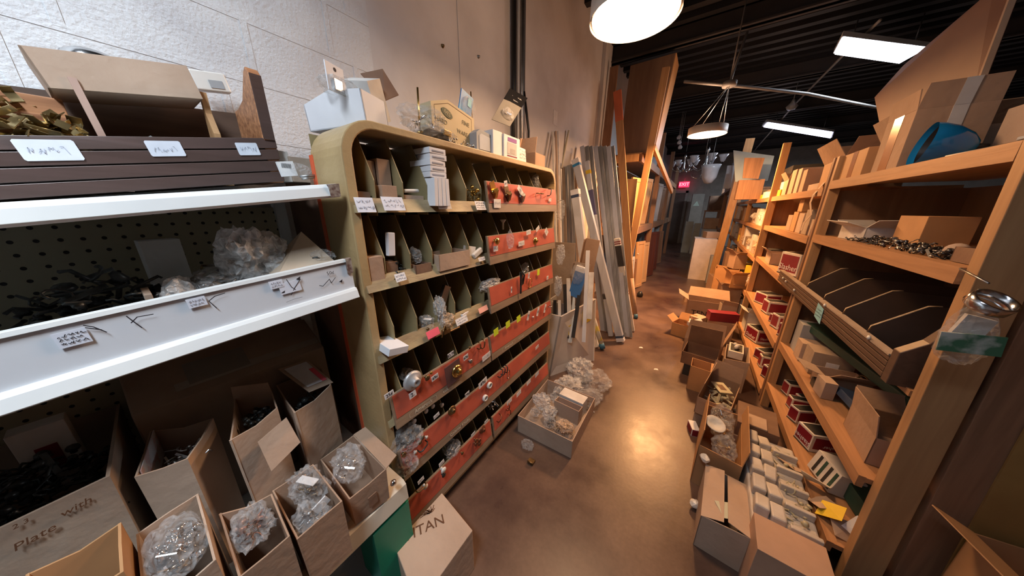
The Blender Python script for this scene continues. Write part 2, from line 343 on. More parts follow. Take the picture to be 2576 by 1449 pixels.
for y in (-1.5,.6,2.7,4.8,6.9,9.0,11.1,13.2):
    o=MB().box(-1.5,8.8,y-.03,y+.03,3.66,3.86).box(-1.5,8.8,y-.07,y+.07,3.66,3.68).build('trim_1',JO); struct(o)
# exit door and sign at the far end
d0=at(1742,478,Y=15.3); dz=2.42
dt=thing('door_1','dark brown door under the red exit sign at the far end of the aisle','door',(-1.25,15.36,0)); dt['kind']='structure'
MB().box(-1.7+.1,-.72,15.33,15.38,0,2.3).build('door_panel',mat('dark_door',(.07,.05,.04),.6),dt)
MB().box(-.72,-.62,15.3,15.4,0,2.4).box(-1.5,-.62,15.3,15.4,2.3,2.4).build('door_frame',mat('door_frame_grey',(.2,.19,.17),.6),dt)
ex=at(1721,464,Y=15.1); es=thing('exit_sign','lit red exit sign hanging over the far door','sign',(ex.x,15.1,ex.z-.12))
MB().box(ex.x-.2,ex.x+.2,15.08,15.16,ex.z-.12,ex.z+.12).build('sign_box',mat('red_lit_sign',(.8,.02,.06),.5,emit=(1,.03,.09),estr=1.6),es)
text('EXIT',.19,(ex.x,15.075,ex.z),(1,0,0),(0,0,1),mat('exit_letter',(.9,.5,.5),.5,emit=(1,.45,.5),estr=1.5),es)
MB().tube([(ex.x,15.12,ex.z+.12),(ex.x,15.12,3.9)],.01).build('hanger_rod',STEEL,es)
# ---------------------------------------------------------------- lamps
FLU=mat('fluorescent_tube',(.9,.93,1),.5,emit=(.80,.86,1),estr=9); FLUV=mat('violet_tube',(.8,.8,1),.5,emit=(.74,.72,1),estr=7)
def fluor(label,c,lx,ly,rz,m):
    t=thing('fluorescent_fixture',label,'ceiling light',c,rz)
    MB().box(-lx/2,lx/2,-ly/2,ly/2,.03,.07).box(-lx/2,lx/2,-ly/2-.02,-ly/2,-.02,.07).box(-lx/2,lx/2,ly/2,ly/2+.02,-.02,.07).build('housing',GALV,t,local=True)
    n=max(2,int(ly/.11))
    for k in range(n):
        y=-ly/2+(k+.5)*ly/n; MB().tube([(-lx/2+.03,y,.0),(lx/2-.03,y,.0)],.03 if n>2 else .045,10).build('tube',m,t,local=True)
    for s in (-1,1): MB().tube([(s*lx*.4,0,.06),(s*lx*.4,0,3.86-c[2])],.006,6).build('hanger',STEEL,t,local=True)
    return t
def fluor_quad(label,pts,z,m):
    P=[at(*p,Z=z) for p in pts]; c=sum(P,Vector())/4; t=thing('fluorescent_fixture',label,'ceiling light',c)
    MB().slab(P,(0,0,.012)).build('diffuser',m,t); Q=[c+(p-c)*1.05+Vector((0,0,.013)) for p in P]; MB().slab(Q,(0,0,.05)).build('housing',GALV,t)
    for p in (P[0].lerp(P[2],.15),P[0].lerp(P[2],.85)): MB().tube([(p.x,p.y,z+.06),(p.x,p.y,3.86)],.006,6).build('hanger',STEEL,t)
    return t
fluor_quad('wide bright white fluorescent fixture over the right shelves, partly behind the hardboard sheet',((2100,137),(2122,96),(2330,122),(2262,160)),3.5,FLU)
fluor_quad('slim violet-white fluorescent strip further back over the right shelves',((1921,320),(1932,309),(2094,333),(2089,348)),3.5,FLUV)
fluor('fluorescent fixture behind the camera over the left shelves',(-.35,-.7,3.43),1.3,.3,0,FLU)
LAMPE=mat('warm_lamp_diffuser',(1,.8,.6),.5,emit=(1,.66,.42),estr=16); LAMPW=mat('lamp_drum',(.75,.68,.6),.5)
def pendant(label,c,top,r=.30):
    t=thing('pendant_lamp',label,'pendant lamp',c)
    MB().lathe([(r,0),(r,.085),(r-.01,.085),(r-.01,.01)],c,seg=40).lathe([(0,.083),(r,.083),(r,.087),(0,.087)],c,seg=40).build('shade',LAMPW,t)
    MB().lathe([(0,.004),(r-.012,.004),(r-.012,.012),(0,.012)],c,seg=40).build('diffuser',LAMPE,t)
    for k in range(4):
        a=k*PI/2+.6; p=Vector(c)+Vector((math.cos(a)*r*.92,math.sin(a)*r*.92,.085)); MB().tube([p,top],.0035,5).build('wire',STEEL,t)
    return t
jb=at(1835,213,Z=3.0)
pendant('round drum pendant lamp glowing warm, hung on four wires over the aisle',(-.10,4.55,2.50),(jb.x,jb.y,3.0),.21)
pendant('round warm pendant lamp over the near aisle, cut off at the top of the picture',(-.43,1.70,2.50),(-.43,1.70,3.86),.21)
CON=mat('white_conduit',(.2,.19,.18),.6)
tag(MB().tube([at(*p,Z=3.05) for p in ((1722,205),(1822,214),(1900,221),(2031,236),(2200,269),(2300,290))],.018,8).build('ceiling_conduit',CON),'pale conduit crossing under the dark ceiling above the drum lamp','conduit')
tag(MB().tube([at(*p,Z=3.62) for p in ((2215,50),(2120,140),(2000,262),(1905,370),(1890,390))],.016,8).build('ceiling_conduit',CON),'long pale conduit running toward the back past the bright fixture','conduit')
tag(MB().tube([at(1880,80,Z=3.62),at(1852,160,Z=3.3),at(1835,213,Z=3.02)],.014,8).build('ceiling_conduit',CON),'short pale conduit dropping to the junction box above the drum lamp','conduit')
tag(MB().lathe([(0,0),(.07,0),(.07,.05),(0,.05)],(jb.x,jb.y,2.98),seg=12).tube([(jb.x,jb.y,3.0),(jb.x,jb.y,3.86)],.008,6).build('junction_box',CON),'round grey junction box where the ceiling conduits meet','junction box')
q=at(1992,268,Z=3.5); tag(MB().lathe([(0,-.06),(.06,-.05),(.09,0),(.04,.06),(.02,.12),(0,.12)],q,seg=14).tube([q+Vector((0,0,.1)),(q.x,q.y,3.9)],.006,6).build('bare_bulb_holder',mat('cloudy_glass',(.5,.5,.5),.2,trans=.4)),'small round glass lamp hanging on the long conduit','lamp')
# wall conduits
cb=[('black',1291,BLK,.022),('white',1302,GALVP,.012),('grey',1311,STEEL,.016),('dark grey',1316,mat('dark_grey_conduit',(.12,.12,.13),.5),.012)]
for nm,px,mm,r in cb:
    a=at(px,200,X=XW+.03); b=at(px+2,340,X=XW+.03)
    tag(MB().tube([(XW+.03,b.y,1.2),(XW+.03,a.y,3.86)],r,8).build('wall_conduit',mm),nm+' vertical conduit in the bundle on the left wall','conduit')
a=at(1318,230,X=XW+.04); b=at(1330,330,X=XW+.04); tag(MB().tube([(a.x,a.y,a.z),(b.x,b.y,b.z),(b.x,b.y+.02,1.5)],.012,8).build('wall_conduit',BLK),'thin black cable leaving the conduit bundle at a slant','cable')
q=at(1397,297,X=XW+.002); n_=tag(MB().box(XW,XW+.004,q.y-.05,q.y+.05,q.z-.07,q.z+.07).build('wall_note',PAPER),'small pale note taped to the left wall above the leaning strips','note')
for px,py,l in ((1113,116,'upper'),(1203,143,'lower')):
    q=at(px,py,X=XW); tag(MB().lathe([(0,.015),(.006,.014),(.009,.006),(.012,0)],q,(1,0,0),10).build('wall_bolt',ABR if l=='upper' else STEEL),l+' of the two bolts in the left wall above the pigeonhole cabinet','bolt')
# ================================================================ PIGEONHOLE CABINET
CX=-.945; CB=-1.165; Y0,Y1=.456,1.99; ZT=1.875
RB=[1.584,1.306,1.018,.71,.421,.114]; RT=[1.633,1.358,1.077,.77,.48,.175]
cab=thing('pigeonhole_cabinet','mustard metal pigeonhole cabinet with rounded corners and red sample boards','cabinet',(-1.05,1.22,0))
def rring(y0,y1,z0,z1,r,n=8):
    P=[(y0,z0),(y1,z0)]
    for k in range(n+1): a=PI/2*k/n; P.append((y1-r+r*math.cos(a),z1-r+r*math.sin(a)))
    for k in range(n+1): a=PI/2*k/n; P.append((y0+r-r*math.sin(a),z1-r+r*math.cos(a)))
    return P
o_=rring(Y0,Y1,.03,ZT,.115); i_=rring(Y0+.034,Y1-.028,.075,ZT-.026,.09); n=len(o_); sh=MB()
vs=[(x,*p) for x in (CX,CB) for P in (o_,i_) for p in P]
fs=[]
for k in range(n):
    j=(k+1)%n
    fs+=[(k,j,n+j,n+k),(2*n+k,3*n+k,3*n+j,2*n+j),(k,2*n+k,2*n+j,j),(n+k,n+j,3*n+j,3*n+k)]
sh.add(vs,fs); sh.build('shell',TAN,cab,bevel=.004)
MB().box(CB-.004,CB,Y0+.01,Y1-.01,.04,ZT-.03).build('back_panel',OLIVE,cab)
MB().box(CB-.002,CB+.022,Y0-.003,Y0,.03,ZT-.1).build('side_stripe',ORED,cab)['label']='orange red stripe on the cabinet side'
for y in (Y0+.1,Y1-.1): MB().box(CB+.03,CX-.02,y-.04,y+.04,0,.03).build('foot',TAN,cab)
dpx=[(937,439),(1009,443),(1070,443),(1124,452),(1171,457),(1210,465)]
DY=[at(*p,X=CX-.01).y for p in dpx]
for px,py in ((1189,381),(1228,389),(1264,398),(1296,401),(1325,407),(1347,410)): 
    y=at(px,py,X=CX-.09).y
    if y>DY[-1]+.06: DY.append(y)
DY=[y for y in DY if y<Y1-.06]
for r in range(6):
    zt=(ZT-.026) if r==0 else RB[r-1]; zb=RT[r]-.03
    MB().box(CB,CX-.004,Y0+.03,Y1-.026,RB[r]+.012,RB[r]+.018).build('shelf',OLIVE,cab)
    MB().add([(CX+.012,Y0+.012,RB[r]),(CX+.012,Y1-.012,RB[r]),(CX-.012,Y1-.012,RT[r]),(CX-.012,Y0+.012,RT[r]),(CX-.02,Y0+.012,RB[r]),(CX-.02,Y1-.012,RB[r]),(CX-.024,Y1-.012,RT[r]),(CX-.024,Y0+.012,RT[r])],[(0,1,2,3),(4,7,6,5),(0,4,5,1),(1,5,6,2),(2,6,7,3),(3,7,4,0)]).build('rail',RAIL,cab)
    hh=zt-zb
    for y in DY:
        P=[(CB,y,zb-.03),(CX-.015,y,zb-.03),(CX-.008,y,zb+hh*.36),(CX-.085,y,zt-.002),(CB,y,zt-.002)]
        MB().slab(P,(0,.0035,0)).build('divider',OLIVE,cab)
def cellc(i): L=[Y0+.03]+DY+[Y1-.03]; return (L[i]+L[i+1])/2,L[i+1]-L[i]
def sticker(px,py,wd,ht,m,parent,X=CX+.012,seed=0,writing=2,ink=INKG,name='price_sticker',tilt=0):
    c=at(px,py,X=X); t=math.tan(tilt)
    u=Vector((0,math.cos(tilt),math.sin(tilt))); v=Vector((-.35 if X==CX+.012 else 0,-math.sin(tilt),math.cos(tilt))).normalized(); n=u.cross(v).normalized()
    if n.x<0: n=-n
    c=c+n*.006; P=[c+u*a*wd/2+v*b*ht/2 for a,b in ((-1,-1),(1,-1),(1,1),(-1,1))]
    o=MB().slab(P,-n*.001).build(name,m,parent)
    if writing: scribble(MB(),c,u,v,n,wd*.8,ht*.8,writing,seed,.0016).build('handwriting',ink,o)
    return o
for i,(px,py,wd,ht,m_,wr) in enumerate([(917,517,.062,.05,PAPERB,2),(988,514,.085,.05,PAPERB,2),(1115,514,.075,.045,PAPERB,2),(1207,518,.075,.045,PAPER,3),(1006,698,.045,.032,PAPER,2),(1210,652,.05,.02,PAPER,1),(1214,778,.075,.03,SALM,0),(1088,838,.07,.035,PINK,0),(1160,806,.08,.035,PAPER,2)]):
    sticker(px,py,wd,ht,m_,cab,seed=i,writing=wr,ink=INK if i==3 else INKG,tilt=(.0 if py<530 else .05))
# ---------------------------------------------------------------- red sample boards
def board(label,r,y0,y1,name,x=CX+.026,hh=.155,word=None):
    z0=RB[r]-.005; t=thing('sample_board',label,'sample board',(x,(y0+y1)/2,z0))
    MB().add([(x,y0,z0),(x,y1,z0),(x-.02,y1,z0+hh),(x-.02,y0,z0+hh),(x+.011,y0,z0),(x+.011,y1,z0),(x-.009,y1,z0+hh),(x-.009,y0,z0+hh)],[(0,3,2,1),(4,5,6,7),(0,1,5,4),(1,2,6,5),(2,3,7,6),(3,0,4,7)]).build('backing',BOARDWOOD,t)
    a=.3; f=lambda k,e=.0125: x-.02*k+e
    MB().slab([(f(a),y0+.008,z0+hh*a),(f(a),y1-.008,z0+hh*a),(f(.98),y1-.008,z0+hh*.98),(f(.98),y0+.008,z0+hh*.98)],(-.003,0,0)).build('red_panel',BRICKRED,t)
    if word:
        yc=y0+(y1-y0)*(.22 if y1-y0<.9 else .2)
        o=MB()
        for rr in (.0,):
            L_,H_=.075,.016; pts=[(L_*math.cos(q),H_*math.sin(q)) for q in [2*PI*k/24 for k in range(25)]]
            pts=[(max(-L_,min(L_,1.25*p)),q) for p,q in pts]
            o.strip(pts,(0,1,0),(-.13,0,1),(f(.14,.0112),yc,z0+hh*.14),.0018,(1,0,0))
        o.build('oval_outline',mat('cream_ink',(.6,.52,.4),.6),t)
        text('Amerock',.026,(f(.14,.0122),yc,z0+hh*.14),(0,1,0),(-.13,0,1),MATS['cream_ink'],t)
        if word!='': text(word,.022,(f(.14,.0122),yc+.15,z0+hh*.14),(0,1,0),(-.13,0,1),MATS['cream_ink'],t)
    return t,(lambda px,py: at(px,py,X=x+.002))
def knob(p,r,parent,m,style='knob',n='sample_knob',label=None):
    if style=='knob': pr=[(r*.5,0),(r*.45,r*.2),(r*.3,r*.5),(r*.9,r*.9),(r,r*1.1),(r*.8,r*1.35),(0,r*1.4)]
    elif style=='ring': pr=[(r*.9,0),(r,r*.2),(r*.95,r*.75),(r*.6,r*.8),(r*.5,r*.3),(r*.15,r*.35),(0,r*.5)]
    else: pr=[(r,0),(r*1.02,r*.12),(r*.8,r*.3),(r*.5,r*.32),(r*.42,r*.75),(r*.3,r*.8),(0,r*.6)]
    o=MB().lathe(pr,p,(1,0,0),20).build(n,m,parent)
    if label: o['label']=label
    return o
def pull(p,wd,parent,m,ht=.012,ang=0):
    d=Vector((0,math.cos(ang),math.sin(ang))); p=Vector(p); x=Vector((1,0,0))
    return MB().tube([p-d*wd/2,p-d*wd/2+x*.018,p-d*wd*.3+x*.026,p+d*wd*.3+x*.026,p+d*wd/2+x*.018,p+d*wd/2],.0035,6).build('sample_pull',m,parent)
def hinge(p,s,parent,m,ang=0):
    M=Matrix.Rotation(ang,3,'X'); p=Vector(p)
    return MB().obox(p+M@Vector((.004,0,s*.4)),(.003,s*.8,s*1.1),M).obox(p+Vector((.012,0,-s*.3)),(.022,s*.5,s*.9),M@Matrix.Rotation(.5,3,'Y')).tube([p+M@Vector((.008,-s*.5,0)),p+M@Vector((.008,s*.5,0))],s*.16,8).build('sample_hinge',m,parent)
def ptag(p,wd,ht,parent,txt=None,m=PAPER,tilt=.12,ink=INK,seed=1):
    p=Vector(p)+Vector((.012,0,0)); u=Vector((0,math.cos(tilt),math.sin(tilt))); v=Vector((0,-math.sin(tilt),math.cos(tilt)))
    parent=MB().slab([p+u*a*wd/2+v*b*ht/2 for a,b in ((-1,-1),(1,-1),(1,1),(-1,1))],(-.001,0,0)).build('price_tag',m,parent)
    if txt: text(txt,ht*.85,p+Vector((.0006,0,0)),u,v,ink,parent)
    elif ink: scribble(MB(),p,u,v,Vector((1,0,0)),wd*.8,ht*.8,1,seed,.0012).build('handwriting',ink,parent)
ym=DY[5]+.005
b,P=board('red sample board of brass hinges on the top row, right half',0,ym,Y1-.04,'b')
for k,(px,py,mm) in enumerate(((1241,480,BRASS),(1275,488,ABR),(1310,492,STEEL))): hinge(P(px,py),.05,b,mm,.4)
pull(P(1355,487),.07,b,ABR); pull(P(1378,484),.05,b,DKM,ang=1.2)
for k,(px,py,wd,ht,tl) in enumerate(((1268,462,.03,.03,.2),(1305,480,.03,.07,.9),(1380,503,.04,.02,0),(1247,512,.06,.045,0))): ptag(P(px,py),wd,ht,b,tilt=tl,ink=INKG,seed=k)
b,P=board('red sample board with a plastic-wrapped knob in the second row',1,ym,Y1-.04,'b',word='')
knob(P(1243,606),.02,b,BRASS); knob(P(1346,606),.026,b,BRASS,'rose'); q=P(1277,605); blob(MB(),q+Vector((.02,0,0)),(.02,.025,.055),5,.3).build('wrapped_sample',BAG,b)
for k,(px,py,wd,ht,tl) in enumerate(((1326,584,.055,.03,.1),(1349,575,.05,.025,.5),(1308,612,.07,.03,.05),(1243,625,.04,.03,0),(1371,583,.04,.05,.8))): ptag(P(px,py),wd,ht,b,tilt=tl,ink=INKG if k!=2 else INK,seed=k+9)
b,P=board('red sample board with hanging key-like sample in the third row',2,ym,Y1-.04,'b',word='')
q=P(1305,700); MB().obox(q+Vector((.02,0,0)),(.012,.018,.09)).tube([q+Vector((.02,.02,-.04)),q+Vector((.03,.02,.02)),q+Vector((.02,.01,.05))],.006,6).obox(q+Vector((.02,-.005,-.07)),(.008,.012,.06)).build('sample_latch',DKM,b)
q=P(1331,708); MB().tube([q+Vector((.01+.004*math.sin(a),.022*math.cos(a),.035*math.sin(a)-.01)) for a in [k*PI/7 for k in range(15)]],.0025,6).build('ring_pull',BRASS,b)
for k,(px,py,wd,ht,tl,mm) in enumerate(((1306,690,.02,.035,0,PAPER),(1327,692,.02,.045,-.2,PAPER),(1351,684,.035,.045,0,NEON),(1283,728,.012,.04,0,PAPER),(1374,698,.03,.03,0,PAPER))): ptag(P(px,py),wd,ht,b,m=mm,tilt=tl,ink=INKG if mm is PAPER else None,seed=k)
b,P=board('red sample board with yellow-green sticky notes in the fourth row',3,ym,Y1-.04,'b',word='colonial')
for px,py in ((1244,834),(1274,815),(1301,801)): ptag(P(px,py),.045,.045,b,m=NEON,ink=None)
for k,(px,py) in enumerate(((1326,793),(1350,783),(1368,775))): ptag(P(px,py),.028,.07,b,tilt=-.35,seed=k+3)
knob(P(1339,797),.009,b,CER); pull(P(1380,770),.03,b,STEEL)
b,P=board('red sample board with silver rose and mounted knob, fourth row left half',3,Y0+.028,ym-.01,'b',word='colonial')
knob(P(1037,957),.045,b,mat('satin_silver',(.50,.51,.52),.4,.4),'rose',label='grey domed rose'); knob(P(1070,948),.014,b,ABR)
q=P(1140,933); MB().obox(q+Vector((.012,-.01,.0)),(.004,.10,.115),Matrix.Rotation(.1,3,'X')).build('sample_card',mat('plum_card',(.12,.06,.06),.4),b); knob(q+Vector((.015,.01,.0)),.034,b,BRASS,'rose')
knob(P(1082,937),.008,b,BRASS); knob(P(1180,907),.013,b,STEEL); knob(P(1179,874),.008,b,ABR)
pull(P(1210,864),.05,b,ABR,ang=1.3); pull(P(1200,868),.04,b,ABR,ang=1.5)
for k,(px,py,tx,w_,h_) in enumerate(((975,990,'25¢',.04,.024),(1090,947,'69¢',.04,.026),(1130,890,'$2.75',.04,.024),(1168,897,'69¢',.036,.028),(1034,990,'2.',.035,.03))): ptag(P(px,py),w_,h_,b,tx,tilt=.1)
ptag(P(1220,895),.075,.035,b,None,tilt=.1,seed=4)
b,P=board('long red sample board with two white cup knobs, fifth row',4,Y0+.028,Y1-.04,'b',word='')
knob(P(1229,968),.021,b,CER,'ring'); knob(P(1218,1000),.021,b,CER,'ring'); knob(P(1136,1032),.026,b,ABR,'rose'); q=P(1262,932)
for k in range(3): pull(q+Vector((.0,-.03+.03*k,.0)),.05,b,DKM,ang=.9+.3*k)
MB().tube([P(1273,940)+Vector((.02,-.014,-.025)),P(1273,940)+Vector((.02,.014,-.025)),P(1273,940)+Vector((.02,.014,.03)),P(1273,940)+Vector((.02,-.014,.03)),P(1273,940)+Vector((.02,-.014,-.025))],.003,6).build('ring_pull',CHROME,b)
for px,py in ((1052,1110),(1058,1098),(1012,1140)): knob(P(px,py),.012,b,ABR)
knob(P(1070,1098),.009,b,CER); knob(P(1042,1135),.009,b,CER); pull(P(1060,1120),.05,b,DKM,ang=.4)
for k,(px,py,tx,w_,h_) in enumerate(((1211,961,'49¢',.075,.04),(1172,990,'79¢',.035,.03),(1094,1043,None,.035,.02),(1348,872,None,.05,.025))): ptag(P(px,py),w_,h_,b,tx,tilt=.15)
text('Colonial Knobs',.024,(CX+.036,Y0+.38,RB[4]+.018),(0,1,0),(-.13,0,1),MATS['cream_ink'],b)
b,P=board('red sample board with small porcelain knobs, bottom row left half',5,Y0+.028,ym-.01,'b')
knob(P(1110,1178),.017,b,CER); knob(P(1112,1192),.013,b,DKM); knob(P(1066,1220),.014,b,CER); knob(P(1160,1138),.01,b,ABR)
for k in range(4): knob(P(1193+9*(k%2),1105+9*(k//2)),.014,b,COPM)
knob(P(1213,1080),.026,b,COPM,'rose'); pull(P(1055,1222),.05,b,ABR)
for k,(px,py) in enumerate(((1055,1205),(1107,1162),(1147,1127),(1187,1090),(1220,1058))): ptag(P(px,py),.035,.022,b,seed=k)
b,P=board('red sample board with copper pulls, bottom row right half',5,ym+.01,Y1-.04,'b')
for k,(px,py) in enumerate(((1252,1050),(1274,1022),(1277,1034))): pull(P(px,py),.05,b,COPM,ang=1.0+k*.3)
for k,(px,py) in enumerate(((1278,1008),(1302,988),(1327,960),(1348,940))): ptag(P(px,py),.06,.035,b,seed=k,tilt=.1,ink=INKG)
# ---------------------------------------------------------------- things in the pigeonholes
def cell(r,i): y,wd=cellc(i); return y,wd,RB[r]+.019
y,wd,z=cell(0,0); carton('low brown carton tray in the first top pigeonhole',(CX-.095,y,z),0,.14,wd-.02,.05,K4)
y,wd,z=cell(0,1); solidbox('tall brown carton standing in the second top pigeonhole',(CX-.11,y+.022,z),0,.1,.05,.17,K1); solidbox('short brown carton in front of the tall one, second top pigeonhole',(CX-.03,y-.0,z),0,.045,.06,.075,K1,facem=None)
solidbox('brown carton with barcode at the left of the second top pigeonhole',(CX-.12,y-.03,z),0,.1,.042,.16,K3,facem=PAPER,side='+x',fin=.3)
y,wd,z=cell(0,2); carton('low open tan tray in the third top pigeonhole',(CX-.08,y,z),0,.12,wd-.02,.045,K2); tag(MB().obox((CX-.03,y-.01,z+.062),(.03,.07,.014),Matrix.Rotation(.05,3,'X')).build('switch_plate',CER,bevel=.005),'white rounded plate lying on the tan tray','plate')
y,wd,z=cell(0,3)
carton('low printed tan tray beside the white carton stack',(CX-.07,y+.03,z),0,.12,wd-.05,.04,K3)
ys=[1098,1100]; zz=z
for k in range(4):
    tag(MB().obox((CX-.03,y-.045+.021*k,zz+.06),(.13,.018,.11),Matrix.Rotation(-.05+.02*k,3,'X')).build('small_white_box',WHT,bevel=.001),'upright white hardware box at the foot of the stack in the fourth top pigeonhole','box','white boxes upright in the fourth top pigeonhole')
zz=z+.118; off=[0,.0,-.004,.006,.002]
for k in range(5):
    lab=['lowest','second','third','fourth','topmost'][k]+' white box lying in the leaning stack of the fourth top pigeonhole'
    t=thing('small_white_box',lab,'box',(CX-.03,y-.012+off[k],zz),group='white boxes stacked in the fourth top pigeonhole',rot=(0,0,.05*(k%3-1)))
    MB().box(-.07,.05,-.042,.042,0,.021).build('body',WHT,t,local=True,bevel=.001); MB().box(.05,.0512,-.03,.03,.006,.012).build('printed_lines',INKG,t,local=True); zz+=.0225
y,wd,z=cell(0,5); heap('bright brass hooks heaped at the right of the sixth top pigeonhole',(CX-.04,y+.03,z),(.03,.02,.12),26,5,BRASS,s=.02)
y,wd,z=cell(0,10 if len(DY)>=10 else 9); bag('small clear bag hanging in the last-but-one top pigeonhole',(CX-.05,y,z+.17),(.03,.03,.05),3)
y,wd,z=cell(1,0); solidbox('plain brown carton front in the first pigeonhole of the second row',(CX-.06,y,z),0,.11,wd-.012,.105,K1)
y,wd,z=cell(1,1); tag(MB().obox((CX-.03,y-.01,z+.14),(.02,.03,.09),Matrix.Rotation(-.1,3,'X')).build('small_white_box',WHT,bevel=.003),'white block standing in the second pigeonhole of the second row','box')
heap('dark iron latches piled in the second pigeonhole of the second row',(CX-.05,y,z+.01),(.05,.035,.06),26,7,DKM,s=.02)
solidbox('dark carton under the white block in the second row',(CX-.07,y-.01,z),0,.07,.05,.07,K4)
y,wd,z=cell(1,2); carton('small brown tray with a bag, third pigeonhole of the second row',(CX-.05,y,z),0,.1,wd-.03,.045,K4); bag('clear bag bulging over the small brown tray in the second row',(CX-.06,y,z+.07),(.04,.035,.035),8,BAG,DKM)
y,wd,z=cell(1,3); y2,_,_=cell(1,4); carton('wide torn tan carton lying across two pigeonholes of the second row',(CX-.04,(y+y2)/2,z),0,.11,.2,.075,K2,seed=3)
y,wd,z=cell(1,5); tag(MB().obox((CX-.01,y+.01,z+.045),(.02,.075,.03),Matrix.Rotation(.45,3,'X')).build('door_guide',CER,bevel=.006),'white rounded plate tilted in the sixth pigeonhole of the second row','plate'); tag(MB().obox((CX-.03,y-.03,z+.05),(.003,.09,.07),Matrix.Rotation(-.2,3,'X')).build('instruction_sheet',PAPER),'pale paper sheet behind the tilted white plate in the second row','paper')
y,wd,z=cell(1,7); tag(MB().lathe([(.0,0),(.006,0),(.006,.04),(.018,.055),(.018,.06),(0,.06)],(CX-.04,y,z+.15),seg=12).build('drain_plug',CER),'white mushroom-shaped stopper above the board in the second row','fitting')
y,wd,z=cell(2,2); bag('clear packet of gold fittings leaning in the third pigeonhole of the third row',(CX-.03,y+.01,z+.04),(.04,.035,.05),11,BAG,ABR,tagp=True)
y,wd,z=cell(2,3); bag('long milky packet slumping over the fourth pigeonhole of the third row',(CX-.02,y-.03,z+.08),(.03,.032,.09),12,BAGM,STEEL); bag('round milky packet at the rail of the third row',(CX-.01,y,z+.03),(.03,.04,.035),13,BAGT)
tag(MB().obox((CX-.05,y+.03,z+.15),(.02,.04,.09),Matrix.Rotation(-.5,3,'X')).build('grey_bracket',STEEL),'grey metal bracket leaning in the fourth pigeonhole of the third row','bracket')
y,wd,z=cell(2,4); solidbox('flat white box with dark lid in the fifth pigeonhole of the third row',(CX-.04,y,z),.2,.08,.06,.03,WHT,facem=BLKB,side='+z')
y,wd,z=cell(2,6); bag('milky bag draped over the board in the third row',(CX-.02,y-.02,z+.13),(.04,.09,.04),14,BAGM,STEEL)
y,wd,z=cell(2,9); bag('clear sparkling bag standing in the right part of the third row',(CX-.03,y-.03,z+.15),(.03,.04,.045),15,BAG,CHROME)
y,wd,z=cell(3,0); t=solidbox('white box lying at a slant on the left of the fourth row',(CX-.0,y-.0,RB[2]+.04),0,.12,.085,.03,WHT,tilt=(-.25,.1))
y,wd,z=cell(3,1); bag('dim clear bag in the second pigeonhole of the fourth row',(CX-.05,y,z+.14),(.03,.03,.03),17)
q=at(1122,833,X=CX+.03); tag(MB().tube([q+Vector((0,-.03,-.02)),q+Vector((.01,-.01,.03)),q+Vector((.0,.0,-.01)),q+Vector((.02,.07,.0))],.005,6).obox(q+Vector((0,0,.0)),(.02,.04,.02)).build('lever_pull',ABR),'antique lever handle sample tied on the third rail','handle')
y,wd,z=cell(4,0); bag('large clear bag of knobs spilling out at the left of the fifth row',(CX+.01,y+.02,z+.16),(.05,.075,.06),18,BAG,DKM,n=24)
bag('second clear bag spilling below the first at the left of the fifth row',(CX+.03,y-.01,z+.05),(.045,.05,.05),19,BAG,COPM)
for k,(px,py) in enumerate(((1038,1057),(1068,1032),(1085,1020),(1108,1017))): knob(at(px,py,X=CX-.02),.012,tag(thing('knob_piece','cream knob poking out of the fifth row pigeonholes','knob',at(px,py,X=CX-.02),group='cream knobs in the fifth row'),'cream knob poking out of the fifth row pigeonholes','knob','cream knobs in the fifth row'),CER,n='knob_body')
y,wd,z=cell(5,3); bag('clear bag in the fourth pigeonhole of the bottom row',(CX-.0,y-.04,z+.17),(.04,.05,.05),21,BAG,STEEL)
y,wd,z=cell(4,6); q=at(1237,1020,X=CX-.01); tag(bits(MB(),q,(.02,.03,.03),14,3,'bar',.02).build('screw_bundle',STEEL),'spiky bundle of screws above the bottom row','screws')
# ================================================================ WHITE GONDOLA AT THE LEFT
GY0,GY1=-.9,.43
zU=lambda y:1.668+.125*(y-.43); zM=lambda y:1.435+.075*(y-.43); zL=lambda y:.552
gon=thing('store_gondola','white metal gondola shelving with pegboard back at the left edge','shelving',(-1.2,-.2,0))
def gslab(fz,x0,x1,dz0,dz1,name,m,y0=GY0,y1=GY1,bev=0):
    P=[]
    for dz in (dz0,dz1):
        for x,y in ((x0,y0),(x1,y0),(x1,y1),(x0,y1)): P.append((x,y,fz(y)+dz))
    return MB().hexa(P).build(name,m,gon,bevel=bev)
def gprof(fz,prof,name,m,y0=GY0,y1=GY1):
    "strip of constant section (x, dz) following the shelf's slope"
    n=len(prof); return MB().add([(x,y0,fz(y0)+d) for x,d in prof]+[(x,y1,fz(y1)+d) for x,d in prof],[tuple(range(n))[::-1],tuple(range(n,2*n))]+[(i,(i+1)%n,n+(i+1)%n,n+i) for i in range(n)]).build(name,m,gon,bevel=.0008)
gslab(zU,-1.44,-.965,-.03,-.002,'shelf',GALV)
gprof(zU,[(-.965,.0),(-.955,.004),(-.944,-.006),(-.938,-.030),(-.942,-.036),(-.965,-.034)],'price_channel',GALV)
gslab(zU,-.965,-.937,-.034,.003,'chipped_corner',RUST,GY1-.028,GY1+.001)
gslab(zM,-1.44,-.962,-.118,-.104,'shelf',GALV)
gprof(zM,[(-.958,.0),(-.949,.0),(-.944,-.098),(-.953,-.1)],'front_panel',GALVP)
gprof(zM,[(-.962,.004),(-.945,.004),(-.943,-.006),(-.960,-.006)],'top_lip',GALV)
gprof(zM,[(-.960,-.096),(-.936,-.096),(-.930,-.104),(-.922,-.128),(-.928,-.132),(-.960,-.12)],'price_channel',GALV)
